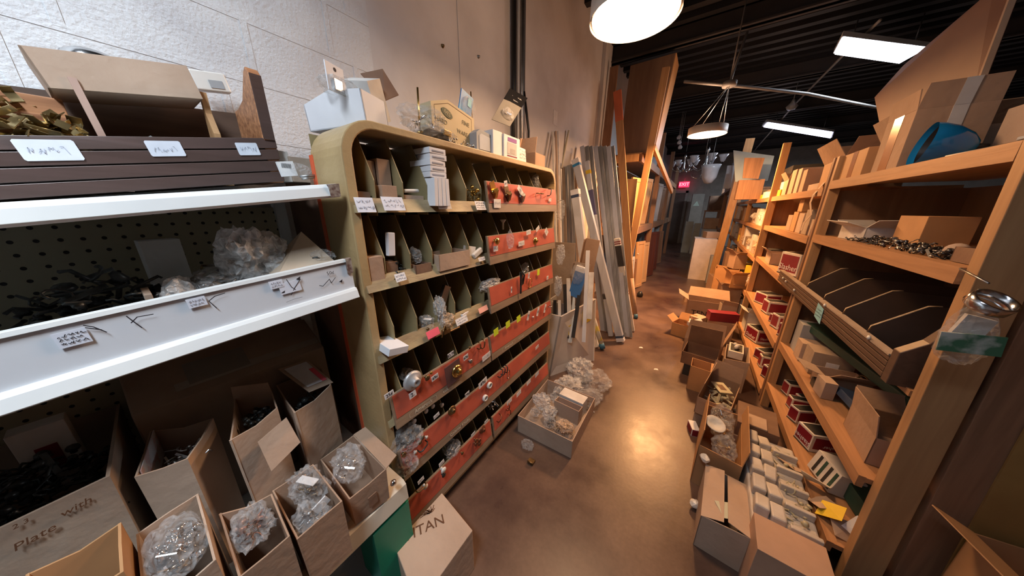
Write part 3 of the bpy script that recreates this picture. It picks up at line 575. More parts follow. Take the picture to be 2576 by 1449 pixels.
gslab(zM,-.96,-.9405,-.045,.0045,'chipped_corner',RUST,GY1-.016,GY1+.001); gslab(zM,-.96,-.935,-.125,-.098,'chipped_corner',RUST,GY1-.008,GY1+.001)
gslab(zL,-1.44,-.83,-.03,0,'shelf',GALV)
gprof(zL,[(-.84,.002),(-.815,.002),(-.80,-.01),(-.795,-.082),(-.805,-.088),(-.84,-.03)],'price_channel',mat('cream_shelf_metal',(.66,.62,.52),.4,col2=(.58,.54,.44)))
pm=bpy.data.materials.new('pegboard'); pm.use_nodes=True; nt=pm.node_tree; b_=nt.nodes['Principled BSDF']; b_.inputs['Roughness'].default_value=.6
tc=nt.nodes.new('ShaderNodeTexCoord'); mp=nt.nodes.new('ShaderNodeMapping'); mp.inputs['Rotation'].default_value=(0,0,0)
vm=nt.nodes.new('ShaderNodeVectorMath'); vm.operation='MULTIPLY'; vm.inputs[1].default_value=(0,1/.034,1/.034)
vf=nt.nodes.new('ShaderNodeVectorMath'); vf.operation='FRACTION'; vs_=nt.nodes.new('ShaderNodeVectorMath'); vs_.operation='SUBTRACT'; vs_.inputs[1].default_value=(0,.5,.5)
vl=nt.nodes.new('ShaderNodeVectorMath'); vl.operation='LENGTH'; lt=nt.nodes.new('ShaderNodeMath'); lt.operation='LESS_THAN'; lt.inputs[1].default_value=.14
mx=nt.nodes.new('ShaderNodeMixRGB'); mx.inputs[1].default_value=(.34,.30,.20,1); mx.inputs[2].default_value=(.006,.006,.006,1)
L=nt.links.new; L(tc.outputs['Object'],vm.inputs[0]); L(vm.outputs[0],vf.inputs[0]); L(vf.outputs[0],vs_.inputs[0]); L(vs_.outputs[0],vl.inputs[0]); L(vl.outputs['Value'],lt.inputs[0]); L(lt.outputs[0],mx.inputs[0]); L(mx.outputs[0],b_.inputs['Base Color'])
MB().box(-1.45,-1.44,GY0,GY1,.1,1.60).build('pegboard_panel',pm,gon)
for y in (GY1-.005,-.75): MB().box(-1.46,-1.42,y-.03,y+.005,0,1.68).build('upright',GALV,gon)
MB().box(-1.44,-.85,GY0,GY1,.0,.12).build('base_deck',GALVP,gon)
# writing on the middle shelf front
def gon_tag(px,py,wd,ht,m,rows,seed,txt=None,ink=INK):
    c=at(px,py,X=-.944); u=Vector((0,1,.075)).normalized(); v=Vector((-.05,-.075,1)).normalized(); n=Vector((1,0,0.05))
    c=c+Vector((.0015,0,0))
    par=MB().slab([c+u*a*wd/2+v*b*ht/2 for a,b in ((-1,-1),(1,-1),(1,1),(-1,1))],(-.001,0,0)).build('label',m,gon) if m else gon
    if txt: text(txt,ht*.5,c+Vector((.001,0,ht*.15)),u,v,ink,par,ext=.0002)
    if rows: scribble(MB(),c,u,v,n,wd*.75,ht*.75,rows,seed,.0012).build('handwriting',ink,par)
gon_tag(182,850,.035,.03,PAPERB,3,2); gon_tag(495,760,.03,.022,PAPERB,2,3,ink=INKG); gon_tag(695,715,.03,.022,PAPERB,2,4,ink=INKG); gon_tag(831,690,.03,.03,None,0,5,'50¢'); gon_tag(730,722,.05,.032,PAPERB,0,4)
def pen_px(pts,wd=.0018,X=-.9435):
    pen=MB()
    P=[at(*p,X=X) for p in pts]
    for a,b in zip(P,P[1:]): pen.strip([(0,0),((b-a).y,(b-a).z)],(0,1,0),(0,0,1),a,wd,(1,0,0),.0016)
    pen.build('marker_stroke',INK,gon)
pen_px([(318,795),(335,808),(357,824)]); pen_px([(330,812),(345,797),(385,790)]); pen_px([(565,737),(540,745),(525,757),(545,775)]); pen_px([(720,703),(733,722),(745,730)]); pen_px([(755,702),(742,722),(732,742)]); pen_px([(803,718),(812,720),(828,702),(833,712),(843,698)]); pen_px([(210,818),(235,822),(268,835)]); pen_px([(215,824),(255,829)]); pen_px([(720,760),(740,752),(760,747)],.0008)
for px,py,s in ((750,700,.006),(857,707,.006),(712,735,.005)): q=at(px,py,X=-.9425); MB().slab([q+Vector((0,-s,-.3*s)),q+Vector((0,s*.6,-s)),q+Vector((0,s,.8*s))],(.0006,0,0)).build('chip',INK,gon)
# ---------------------------------------------------------------- brown slatted bin on the upper shelf
zb=lambda y:1.688+.15*(y-.38); zt=lambda y:1.826+.175*(y-.38)
BX=-1.22; tray=thing('slatted_bin','long dark brown slat-fronted bin with white labels on the upper gondola shelf','bin',(-1.32,-.1,1.6))
ya,yb=-.85,.385
for k in range(4):
    a0=k/4;a1=(k+.9)/4; g=lambda y,f: zb(y)+(zt(y)-zb(y))*f
    MB().hexa([(BX-.012,ya,g(ya,a0)),(BX,ya,g(ya,a0)),(BX,yb,g(yb,a0)),(BX-.012,yb,g(yb,a0)),(BX-.012,ya,g(ya,a1)),(BX-(.0 if k<3 else .004),ya,g(ya,a1)),(BX-(.0 if k<3 else .004),yb,g(yb,a1)),(BX-.012,yb,g(yb,a1))]).build('front_slat',BROWNP,tray,bevel=.0015)
MB().hexa([(BX-.02,ya,zb(ya)),(BX-.012,ya,zb(ya)),(BX-.012,yb,zb(yb)),(BX-.02,yb,zb(yb)),(BX-.02,ya,zt(ya)-.006),(BX-.012,ya,zt(ya)-.006),(BX-.012,yb,zt(yb)-.006),(BX-.02,yb,zt(yb)-.006)]).build('front_backing',BLK,tray)
MB().hexa([(-1.44,ya,zb(ya)),(BX-.02,ya,zb(ya)),(BX-.02,yb,zb(yb)),(-1.44,yb,zb(yb)),(-1.44,ya,zb(ya)+.008),(BX-.02,ya,zb(ya)+.008),(BX-.02,yb,zb(yb)+.008),(-1.44,yb,zb(yb)+.008)]).build('bottom',BROWNT,tray)
MB().hexa([(-1.45,ya,zb(ya)),(-1.44,ya,zb(ya)),(-1.44,yb,zb(yb)),(-1.45,yb,zb(yb)),(-1.45,ya,zt(ya)+.19),(-1.44,ya,zt(ya)+.19),(-1.44,yb,zt(yb)+.10),(-1.45,yb,zt(yb)+.10)]).build('back_board',BROWNT,tray)
for px,py,w_,h_ in ((125,378,.075,.042),(417,374,.063,.037),(624,375,.053,.035)):
    c=at(px,py,X=BX+.001); u=Vector((0,1,.16)).normalized(); v=Vector((0,-.16,1)).normalized()
    P=[c+u*a*w_/2+v*b*h_/2 for a,b in ((-1,-.85),(-.93,-1),(.93,-1),(1,-.85),(1,.85),(.93,1),(-.93,1),(-1,.85))]; lb_=MB().slab(P,(.0015,0,0)).build('label',PAPERB,tray)
    scribble(MB(),c+Vector((.0018,0,0)),u,v,Vector((1,0,0)),w_*.7,h_*.6,1,int(px),.0012).build('handwriting',mat('blue_faded_ink',(.42,.46,.55),.8),lb_)
yE=.352
MB().slab([(BX-.004,yE,zb(yE)),(BX-.002,yE,2.0),(BX-.02,yE,2.018),(BX-.04,yE,2.01),(-1.33,yE,1.945),(-1.40,yE,1.93),(-1.44,yE,1.93),(-1.44,yE,zb(yE))],(0,.032,0)).build('end_block',RUSTW,tray,bevel=.003)
MB().box(BX-.004,BX+.0015,yE+.002,yE+.031,1.815,1.998).build('painted_edge',BROWNP,tray)
MB().slab([(BX-.02,.243,zb(.24)),(BX-.02,.243,1.812),(BX-.05,.243,1.87),(-1.27,.243,1.925),(-1.285,.243,1.925),(-1.30,.243,1.75),(-1.30,.243,zb(.24))],(0,.014,0)).build('divider',PINE,tray)
MB().hexa([(BX-.03,.05,zb(.05)),(BX-.022,.05,zb(.05)),(BX-.022,.062,zb(.05)),(BX-.03,.062,zb(.05)),(BX-.034,.028,1.885),(BX-.024,.028,1.885),(BX-.024,.04,1.885),(BX-.034,.04,1.885)]).build('divider',mat('pinkish_wood',(.45,.3,.24),.6),tray)
for y in (.12,.175): MB().box(-1.44,-1.40,y,y+.006,zb(y),zt(y)+.01).build('divider',BROWNT,tray)
ZT_=Matrix.Rotation(.17,3,'X')
carton('long brown open carton lying across the top of the slatted bin',(-1.325,.12,1.878),0,.15,.25,.078,K2,tilt=(.19,0),seed=4)
t=thing('steel_bowl','round polished steel dome poking out of the long brown carton','dome',(-1.33,.075,1.9)); MB().lathe([(.052,0),(.052,.035),(.046,.055),(.03,.066),(0,.07)],(-1.33,.078,1.905),(0,0,1),24).build('dome',CHROME,t)
t=thing('wall_controller','white electronic box with small screen behind the slatted bin','control box',(-1.42,.31,1.9)); q=at(528,207,X=-1.42)
MB().obox(q,(.03,.085,.055),ZT_).build('case',CER,t,bevel=.004); MB().obox(q+Vector((.016,.012,-.006)),(.002,.034,.022),ZT_).build('screen',GREY,t)
t=solidbox('dark red-brown block at the far left inside the slatted bin',(-1.36,-.06,1.76),0,.06,.14,.09,RUSTW,cat='wood block',name='wood_block')
heap('shiny brass latches and strike plates heaped in the left of the slatted bin',(-1.31,-.09,1.715),(.075,.115,.135),260,31,mat('tarnished_brass',(.48,.36,.17),.28,.85,col2=(.28,.2,.09),scale=25),'brass hardware','brass_hardware_pile','plate',.019)
heap('dark hinges lying in the shadowed middle of the slatted bin',(-1.31,.14,1.73),(.07,.08,.05),60,32,DKM,'hardware',kind='plate',s=.016)
# things on the upper shelf right of the bin
t=thing('barcode_packet','clear packet with barcode label on the upper gondola shelf beside the cabinet','packet',(-1.2,.40,1.665))
q=at(722,425,X=-1.17); MB().obox(q,(.012,.045,.045),ZT_).build('card',PAPER,t); blob(MB(),q+Vector((0,.035,.0)),(.02,.035,.022),41,.2).build('film',BAG,t)
bar=MB(); 
for k in range(9): bar.box(q.x+.0065,q.x+.007,q.y-.015+k*.003,q.y-.0138+k*.003,q.z+.002,q.z+.016)
bar.build('barcode',INK,t)
tag(MB().tube([at(755,444,X=-1.15),at(798,441,X=-1.15)],.004,8).tube([at(790,447,X=-1.14),at(760,450,X=-1.14)],.003,8).tube([at(796,441,X=-1.15)+Vector((0,0,-.004)),at(799,441,X=-1.15)],[.006,.006],10).build('hinge_pins',STEEL),'two steel hinge pins lying at the end of the upper gondola shelf','hinge pins')
q=at(742,388,X=-1.25); solidbox('brown carton end behind the barcode packet on the upper shelf',(-1.3,q.y+.01,1.69),0,.12,.07,.085,K3)
solidbox('pale printed carton between the slatted bin and the cabinet',(-1.30,at(697,380,X=-1.26).y+.012,1.69),0,.1,.03,.1,WHT2)
# ---------------------------------------------------------------- things on the middle shelf
def zm(y): return zM(y)-.102
q=at(100,770,X=-1.0); solidbox('white board box at the far left of the middle shelf',(-1.02,q.y-.02,zm(q.y)),.3,.05,.08,.075,WHT2,tilt=(0,.35))
heap('black iron latches and rods heaped on the middle shelf',(-1.12,at(250,770,X=-1.09).y,zm(-.03)),(.13,.10,.17),190,33,DKM,s=.026)
q=at(362,720,X=-1.03); solidbox('upright tan strip of card dividing the middle shelf hardware',(-1.05,q.y,zm(q.y)),0,.10,.012,.11,K3,cat='card divider',name='card_divider')
q=at(430,690,X=-1.25); solidbox('tall pale carton standing at the back of the middle shelf',(-1.28,q.y,zm(q.y)),.1,.05,.075,.205,WHT2)
q=at(395,700,X=-1.1); solidbox('small grey carton among the middle shelf hardware',(-1.12,q.y,zm(q.y)),.2,.06,.05,.085,GREY)
q=at(520,660,X=-1.12); heap('gold and black lock parts on the middle shelf',(-1.13,q.y,zm(q.y)+.04),(.05,.05,.10),34,34,ABR,s=.02)
q=at(455,725,X=-1.05); bag('blurred milky bag low on the middle shelf beside the black hardware',(-1.08,q.y,zm(q.y)+.06),(.05,.05,.06),42,BAGW,DKM)
for k,(px,py,rx,ry,rz_,fm,lb) in enumerate(((615,640,.06,.06,.085,BAGW,'large milky bag peaked in the middle of the middle shelf'),(680,640,.05,.055,.065,BAGW,'rounded milky bag leaning right on the middle shelf'),(640,690,.05,.07,.04,BAG,'clear crinkled bag at the lip of the middle shelf'),(545,700,.05,.05,.035,BAG,'clear bag of flat pieces beside the gold lock parts'))):
    q=at(px,py,X=-1.08); bag(lb,(-1.08,q.y,q.z),(rx,ry,rz_),50+k,fm,STEEL if k>1 else None,amp=.35)
t=thing('paper_envelope','tan glassine envelope folded to a point at the right of the middle shelf','envelope',(-1.05,.33,zm(.33)))
A=[at(px,py,X=x) for px,py,x in ((758,583,-1.09),(840,655,-1.0),(700,690,-1.0))]; MB().slab(A,(-.002,.0,.001)).build('front_fold',mat('glassine_tan',(.55,.42,.30),.45,col2=(.62,.5,.38),scale=12),t); B=[at(758,583,X=-1.09),at(700,690,X=-1.0),at(655,690,X=-1.08)]; MB().slab(B,(-.002,0,.001)).build('side_fold',MATS['glassine_tan'],t)
q=at(800,640,X=-1.03); bag('clear bag of knobs beside the tan envelope on the middle shelf',(-1.03,q.y+.01,q.z-.012),(.03,.04,.028),61,BAG,DKM)
q=at(720,560,X=-1.40); MB().box(-1.438,-1.434,q.y-.02,q.y+.015,q.z-.05,q.z+.045).build('torn_sticker',PAPER,gon)
# ---------------------------------------------------------------- cartons on the lower shelf
ZS=.553
def qcarton(label,P,z1,m=K1,z0=ZS,flaps={},th=.004,seed=0):
    "open carton on four top corners (x,y): front near, front far, back far, back near"
    rd=random.Random(seed); c=Vector((sum(p[0] for p in P)/4,sum(p[1] for p in P)/4,z0)); t=thing('cardboard_box',label,'cardboard box',c)
    B=[c+(Vector((x,y,z0))-c)*.95 for x,y in P]; T=[Vector((x,y,z1+rd.uniform(-.008,.008))) for x,y in P]; mb=MB()
    mb.slab(B,(0,0,th))
    for i in range(4):
        j=(i+1)%4; n=(B[j]-B[i]).cross(Vector((0,0,1))).normalized()*th
        if n.dot(c-(B[i]+B[j])/2)<0: n=-n
        n=Vector((n.x,n.y,0)); k1=B[i].lerp(T[i],1); mid=(T[i]+T[j])/2+Vector((0,0,rd.uniform(-.012,.004))); bm_=(B[i]+B[j])/2
        mb.slab([B[i],bm_,mid,T[i]],n); mb.slab([bm_,B[j],T[j],mid],n)
    mb.build('body',m,t)
    for i,(ang,ln) in flaps.items():
        j=(i+1)%4; o=((T[i]+T[j])/2-Vector((c.x,c.y,z1))); o.z=0; o.normalize(); d=(Vector((0,0,1))*math.cos(R(ang))+o*math.sin(R(ang)))*ln
        e=(T[j]-T[i])*.04; MB().slab([T[i],T[j],T[j]-e+d*rd.uniform(.9,1.1),T[i]+e+d],d.cross(T[j]-T[i]).normalized()*th*.7).build('flap',m,t)
    return t
t=qcarton('small carton holding a clear bag at the right end of the lower shelf',((-.80,.235),(-.79,.36),(-1.045,.372),(-1.04,.245)),.69,K1,flaps={1:(78,.05)},seed=1)
MB().obox((-.7925,.30,ZS+.06),(.003,.03,.045)).build('dark_patch',K4,t)
bag('glossy clear bag bulging out of the right-end carton on the lower shelf',(-.93,.295,.69),(.07,.055,.055),71,BAG,CHROME,amp=.42)
tag(MB().lathe([(0,0),(.008,.004),(.012,.012),(.008,.02),(0,.022)],at(985,1212,X=-.80),(1,0,.3),12).build('chrome_pull',CHROME),'small chrome knob at the rim of the right-end carton','knob')
qcarton('carton of bagged knobs with a barcode tag, second from the right end',((-.735,.086),(-.74,.20),(-.965,.206),(-.965,.095)),.76,K1,seed=2)
bag('clear bag with barcode tag in the second carton from the right',(-.90,.165,.75),(.07,.045,.05),72,BAG,ABR,tagp=True,n=20,amp=.42); bag('crinkled bag beside a white card in the second carton',(-.80,.135,.73),(.055,.045,.045),73,BAG,STEEL,n=20,amp=.42)
q=at(818,1262,X=-.80); tag(MB().obox((q.x,q.y-.01,q.z),(.004,.04,.03),Matrix.Rotation(.35,3,'X')).build('white_card',PAPER),'small white card in the bags of the second carton','card')
qcarton('carton of bagged hardware, third from the right end of the lower shelf',((-.73,-.02),(-.73,.076),(-.905,.087),(-.95,-.013)),.80,K1,seed=3)
bag('pinkish clear bag of fittings in the third carton from the right',(-.85,.03,.79),(.065,.045,.045),74,BAG,COPM,n=24,amp=.42)
qcarton('carton with a silver-filled bag at the middle of the lower shelf front',((-.74,-.13),(-.742,-.037),(-.975,-.031),(-.96,-.13)),.88,K2,seed=4)
bag('large clear bag of silver pieces filling the middle front carton',(-.86,-.08,.87),(.09,.045,.04),75,BAG,CHROME,n=50,amp=.2)
qcarton('orange-brown inner carton at the bottom left corner',((-.80,-.24),(-.80,-.137),(-.946,-.136),(-.94,-.24)),.93,mat('orange_kraft',(.50,.27,.12),.7),seed=5)
heap('pale pieces at the bottom of the orange-brown carton',(-.87,-.19,.80),(.05,.04,.02),20,76,ABR)
t=qcarton('huge dusty carton with marker writing full of black hardware',((-1.04,-.52),(-1.03,-.132),(-1.43,-.11),(-1.43,-.52)),1.0,K3,seed=6,th=.006)
for s_,px,py,sz in (('with',190,1275,.022),('Plate',85,1352,.024),('2 3',50,1318,.014)):
    c=at(px,py,X=-1.028); text(s_,sz,(-1.026,c.y,c.z),(0,1,.1),(0.05,-.1,1),INKBR,t,shear=.3)
heap('black iron pulls heaped in the huge dusty carton',(-1.2,-.25,.90),(.14,.11,.11),240,77,DKM,s=.022)
q=at(130,1150,X=-1.33); solidbox('white box with a red band standing behind the black pulls',(-1.36,q.y,.86),0,.05,.08,.19,WHT2,facem=REDB,side='+x',fin=.3)
# back row
t=qcarton('open carton with white and pink inner face, back row of the lower shelf',((-1.04,-.107),(-1.014,-.025),(-1.15,.045),(-1.247,-.072)),.97,K2,seed=7)
heap('silver caps and dark screws in the white-lined carton',(-1.11,-.03,.90),(.05,.035,.05),44,78,STEEL,s=.014)
MB().slab([(-1.055,-.098,.88),(-1.235,-.066,.88),(-1.235,-.066,.968),(-1.055,-.098,.968)],(0,.002,0)).build('printed_liner',mat('pinkish_print',(.6,.42,.4),.6,col2=(.62,.6,.6),scale=20,thr=(.45,.5)),t)
t=qcarton('torn carton with a hanging flap in the middle of the back row',((-1.0,.052),(-1.034,.172),(-1.163,.192),(-1.22,.105)),.97,K2,flaps={2:(-10,.05)},seed=8)
H=[at(px,py,X=x) for px,py,x in ((648,1112,-.99),(720,1050,-1.01),(755,1112,-.985),(682,1185,-.965))]; MB().slab(H,(.003,0,.001)).build('hanging_flap',K2,t)
heap('dark knobs in the torn carton',(-1.10,.13,.91),(.045,.035,.05),46,79,DKM,kind='knob',s=.016)
t=qcarton('tall carton with a red and white labelled flap at the right of the back row',((-1.02,.205),(-1.085,.345),(-1.25,.375),(-1.24,.22)),.94,K2,seed=9)
H=[at(px,py,X=x) for px,py,x in ((700,930,-1.24),(772,905,-1.24),(838,963,-1.10),(778,988,-1.09))]; MB().slab(H,(.002,0,.003)).build('labelled_flap',K2,t)
f2=lambda a,b,k=.004: H[0].lerp(H[1],a).lerp(H[3].lerp(H[2],a),b)+Vector((k*.5,0,k)); MB().slab([f2(.12,.08),f2(.9,.08),f2(.9,.85),f2(.12,.85)],(0,0,.001)).build('shipping_label',WHT,t); MB().slab([f2(.72,.35,.0055),f2(.9,.35,.0055),f2(.9,.85,.0055),f2(.72,.85,.0055)],(0,0,.001)).build('red_stripe',PINK,t)
heap('dark catches in the labelled carton',(-1.13,.28,.86),(.05,.045,.05),30,80,DKM,s=.018)
big=thing('taped_carton','big grey-brown taped carton lying behind the small cartons on the lower shelf','cardboard box',(-1.28,.17,ZS))
MB().hexa([(-1.435,-.09,ZS+.001),(-1.262,-.09,ZS+.001),(-1.262,.405,ZS+.001),(-1.435,.405,ZS+.001),(-1.435,-.09,1.12),(-1.262,-.09,1.02),(-1.262,.405,1.02),(-1.435,.405,1.12)]).build('body',K3,big,bevel=.004)
sl=math.atan2(.1,.173)
MB().obox((-1.335,.105,1.0645),(.09,.15,.003),Matrix.Rotation(sl,3,'Y')).build('torn_opening',mat('torn_grey_board',(.25,.24,.21),.8,bump=.5),big)
MB().obox((-1.30,.20,1.0445),(.03,.40,.0015),Matrix.Rotation(sl,3,'Y')).build('tape',mat('dull_tape',(.42,.38,.32),.25),big)
o=MB().box(-1.49,-1.18,.47,.482,0,1.72).build('brown_board',K4); tag(o,'dark brown board standing in the gap behind the mustard cabinet','board')
t=thing('folding_closer','black folding arm lying on the torn opening of the taped carton','hinge arm',(-1.24,.1,1.12)); 
P=[at(500,985,X=-1.29),at(545,945,X=-1.31),at(570,940,X=-1.30)]; MB().tube(P,.004,6).build('arm',DKM,t); q=at(600,937,X=-1.30); MB().obox(q,(.02,.045,.018),Matrix.Rotation(.38,3,'Y')).build('body',DKM,t)
# ================================================================ ON TOP OF THE CABINET
ZC=1.877
rzb=math.atan2(.547-.452,-.996+1.235)
t=thing('white_carton','large plain white carton open at the top on the cabinet corner','cardboard box',(-1.145,.60,ZC),rot=(.06,-.03,rzb-.05))
bw,bd,bh=.255,.115,.105
MB().box(-bw/2,bw/2,-bd/2,bd/2,0,.004).slab([(-bw/2,-bd/2,0),(bw/2,-bd/2,0),(bw/2,-bd/2,bh),(0,-bd/2,bh+.012),(-bw/2,-bd/2,bh-.02)],(0,.004,0)).slab([(bw/2,-bd/2,0),(bw/2,bd/2,0),(bw/2,bd/2,bh-.01),(bw/2,-bd/2,bh)],(-.004,0,0)).slab([(-bw/2,bd/2,0),(bw/2,bd/2,0),(bw/2,bd/2,bh-.01),(-bw/2,bd/2,bh-.02)],(0,-.004,0)).slab([(-bw/2,-bd/2,0),(-bw/2,bd/2,0),(-bw/2,bd/2,bh-.02),(-bw/2,-bd/2,bh-.02)],(.004,0,0)).build('body',WHT,t,local=True)
q=at(840,172,X=-1.06); t=thing('hanging_blister','white blister card with peg hole sticking out of the large white carton','blister pack',(q.x,q.y,q.z-.06),rot=(0,0,.35))
MB().box(-.002,.002,-.035,.035,-.01,.07).build('card',WHT,t,local=True,bevel=.001); MB().box(.002,.016,-.024,.024,-.01,.035).build('blister',film('blister_clear',opac=.3,rough=.05),t,local=True); MB().lathe([(0,0),(.006,0)],(.0025,0,.056),(1,0,0),12).build('peg_hole',INK,t,local=True); MB().obox((.006,0,.012),(.008,.03,.03)).build('chrome_part',CHROME,t,local=True)
bag('clear bag behind the white blister card',(-1.1,.56,2.0),(.04,.06,.035),81,BAG)
t=thing('white_carton','white carton with open brown-lined flap tipped up behind the large white carton','cardboard box',(-1.16,.70,1.93),rot=(.45,.1,.4))
MB().box(-.06,.06,-.04,.04,0,.14).build('body',WHT2,t,local=True); MB().slab([(.06,.04,.07),(-.02,.045,.15),(.03,.12,.16),(.08,.11,.08)],(0,0,.003)).build('flap',K4,t,local=True)
bag('puffed clear bag on the cabinet top beside the white carton',(-1.0,.82,1.94),(.07,.10,.055),82,BAG,CHROME,n=10,amp=.35); bag('flatter clear bag below the puffed one',(-.99,.88,1.905),(.06,.09,.028),83,BAG)
q=at(1055,320,X=-1.02); tag(MB().tube([(q.x,q.y,ZC+.012),at(1050,220,X=-1.02)],.004,8).lathe([(.012,0),(.016,.01),(.012,.02),(0,.022)],(q.x,q.y,ZC+.01)).build('threaded_rod',BRASS),'thin brass rod standing upright out of the bags on the cabinet','rod')
q=at(1100,320,X=-.99); t=thing('brass_latch','black and brass deadbolt lying on the cabinet top','lock',(-1.0,q.y,ZC)); MB().obox((-1.0,q.y,ZC+.022),(.05,.10,.03),Matrix.Rotation(-.2,3,'Z')@Matrix.Rotation(-.1,3,'X')).build('body',BLKB,t,bevel=.006); MB().obox((-.975,q.y+.035,ZC+.035),(.02,.045,.024),Matrix.Rotation(-.1,3,'X')).build('bolt',BRASS,t,bevel=.003)
heap('small steel keys and chain on the front edge of the cabinet top',(-.965,at(1160,348,X=-.965).y,ZC),(.015,.08,.02),24,84,STEEL,s=.012)
# house-shaped display card
t=thing('display_carton','tan house-shaped hardware display carton with green oval','display box',(-1.06,1.15,ZC))
c=[at(px,py,X=-1.03) for px,py in ((1083,345),(1083,253),(1125,251),(1192,299),(1192,362))]
zc0=min(c[0].z,c[4].z); P=[Vector((-1.03,p.y,p.z)) for p in c]; P[0].z=ZC; P[-1].z=ZC; P[0].y=P[1].y; P[-1].y=P[-2].y
CARDY=mat('tan_display_card',(.55,.46,.28),.6,col2=(.5,.41,.24)); MB().slab(P,(-.09,0,0)).build('body',CARDY,t)
cc=sum(P,Vector())/5; out=MB(); I=[cc+(p-cc)*.86 for p in P]; I=[Vector((-1.03,p.y,p.z)) for p in I]
for a,b_ in zip(I,I[1:]+I[:1]): out.strip([(0,0),((b_-a).y,(b_-a).z)],(0,1,0),(0,0,1),a,.0015,(1,0,0),.001)
out.build('border_line',INKBR,t)
q=at(1124,285,X=-1.03); ov=[(.034*math.cos(2*PI*k/28),.016*math.sin(2*PI*k/28)) for k in range(28)]; a_=-.35
MB().slab([(-1.0285,q.y+x*math.cos(a_)-z*math.sin(a_),q.z+x*math.sin(a_)+z*math.cos(a_)) for x,z in ov],(.001,0,0)).build('oval_badge',mat('olive_green_print',(.06,.08,.03),.6),t)
text('IVES',.022,(-1.027,q.y,q.z),(0,math.cos(a_),math.sin(a_)),(0,-math.sin(a_),math.cos(a_)),CARDY,t)
BI=mat('tan_ink',(.30,.27,.17),.7)
for s,px,py,sz in (('FINE',1171,312,.026),('HARD',1110,303,.026),('WARE',1163,335,.026)): q=at(px,py,X=-1.03); text(s,sz,(-1.0288,q.y,q.z),(0,1,-.12),(0,.12,1),BI,t)
q=at(1172,262,X=-1.05); t=thing('blue_packet','blue printed packet leaning behind the tan display carton','packet',(q.x,q.y,q.z-.05)); M=Matrix.Rotation(-.28,3,'X'); MB().obox(q,(.006,.085,.10),M).build('card',BLUE,t); blob(MB(),q+Vector((.01,.01,-.015)),(.012,.045,.05),85,.15).build('film',BAG,t); MB().obox(q+Vector((.005,.022,.01)),(.002,.025,.04),M).build('cyan_patch',mat('cyan_print',(.05,.5,.7),.4),t)
MB().tube([q+Vector((-.01,.055,-.06)),q+Vector((-.01,.05,.07))],.003,6).build('wire',BRASS,t)
# grey dispenser and white printed boxes
t=thing('grey_sleeve_box','grey and white slanted-top box on the cabinet beside the display carton','box',(-.99,1.35,ZC))
y0=at(1199,360,X=-.985).y; y1=at(1256,372,X=-.985).y
MB().slab([(-.985,y0,ZC),(-.985,y0,ZC+.085),(-.985,y0+.03,ZC+.105),(-.985,y1-.01,ZC+.085),(-.985,y1,ZC)],(-.1,0,0)).build('body',GREY,t,bevel=.002); MB().slab([(-.984,y0+.02,ZC+.012),(-.984,y0+.02,ZC+.075),(-.984,y0+.035,ZC+.085),(-.984,y1-.02,ZC+.07),(-.984,y1-.015,ZC+.012)],(.001,0,0)).build('window',mat('pale_grey_window',(.5,.53,.56),.4),t)
ya_=at(1232,365,X=-.965).y; yb_=at(1258,372,X=-.965).y; yc_=at(1299,383,X=-.965).y
solidbox('plain white box beside the grey sloping box on the cabinet',(-1.02,(ya_+yb_)/2+.03,ZC),0,.10,.08,.12,WHT)
t=solidbox('white box with purple and red label on the cabinet top',(-1.005,(yb_+yc_)/2+.03,ZC),0,.09,(yc_-yb_),.115,WHT)
yc0=(yb_+yc_)/2+.03; MB().box(-.9598,-.9588,yc0-.045,yc0+.045,ZC+.085,ZC+.105).build('purple_band',mat('purple_print',(.25,.08,.3),.5),t); MB().box(-.9598,-.9588,yc0-.05,yc0+.05,ZC+.008,ZC+.014).build('red_line',REDB,t); MB().box(-.9598,-.9588,yc0-.05,yc0+.045,ZC+.02,ZC+.08).build('photo_patch',mat('grey_beige_print',(.5,.46,.44),.5),t)
MB().box(-.9594,-.958,yc0-.02,yc0+.03,ZC+.025,ZC+.05).build('photo_inset',mat('olive_grey_print',(.36,.33,.3),.5),t)
# black header blister pack tilted
t=thing('blister_pack','grey blister pack with black cursive header leaning over the white boxes','blister pack',(-1.03,1.5,ZC+.1))
A,B_,C_,D_=[at(px,py,X=x) for px,py,x in ((1237,300,-1.02),(1282,223,-1.08),(1326,248,-1.08),(1283,318,-1.0))]
dn=(B_-A).cross(D_-A).normalized()*.003; MB().slab([A,B_,C_,D_],dn).build('card',mat('grey_blister_card',(.24,.23,.21),.9,spec=.1),t)
f=lambda a,b:A.lerp(B_,b).lerp(D_.lerp(C_,b),a); n_=(B_-A).cross(D_-A).normalized(); n_=n_ if n_.dot(Vector((0,0,CAM_H))-A)>0 else -n_
e=n_*.0045; MB().slab([f(0,.64)+e,f(0,1)+e,f(1,1)+e,f(1,.64)+e],-n_*.001).build('black_header',mat('matte_black_card',(.012,.012,.014),.95,spec=.05),t)
uu=(f(1,.8)-f(0,.8)).normalized(); vv=(f(.5,1)-f(.5,.6)).normalized()
text('Sliding Door Lock',.014,f(.5,.84)+n_*.0052,uu,vv,PAPER,t); text('Hardware',.012,f(.55,.72)+n_*.0052,uu,vv,PAPER,t)
blob(MB(),f(.55,.25)+n_*.012,(.02,.05,.035),88,.08).build('blister',MATS['blister_clear'],t); MB().obox(f(.55,.28)+n_*.008,(.01,.05,.008)).build('chrome_bar',CHROME,t)
y2=at(1320,388,X=-.97).y; t=solidbox('white crumpled labelled packet near the far end of the cabinet top',(-1.0,y2,ZC),.1,.03,.11,.085,PAPER,facem=None,tilt=(0,-.1)); scribble(MB(),(-.983,y2,ZC+.045),(0,1,0),(0,0,1),Vector((1,0,0)),.08,.06,3,5,.002).build('handwriting',INK,t)
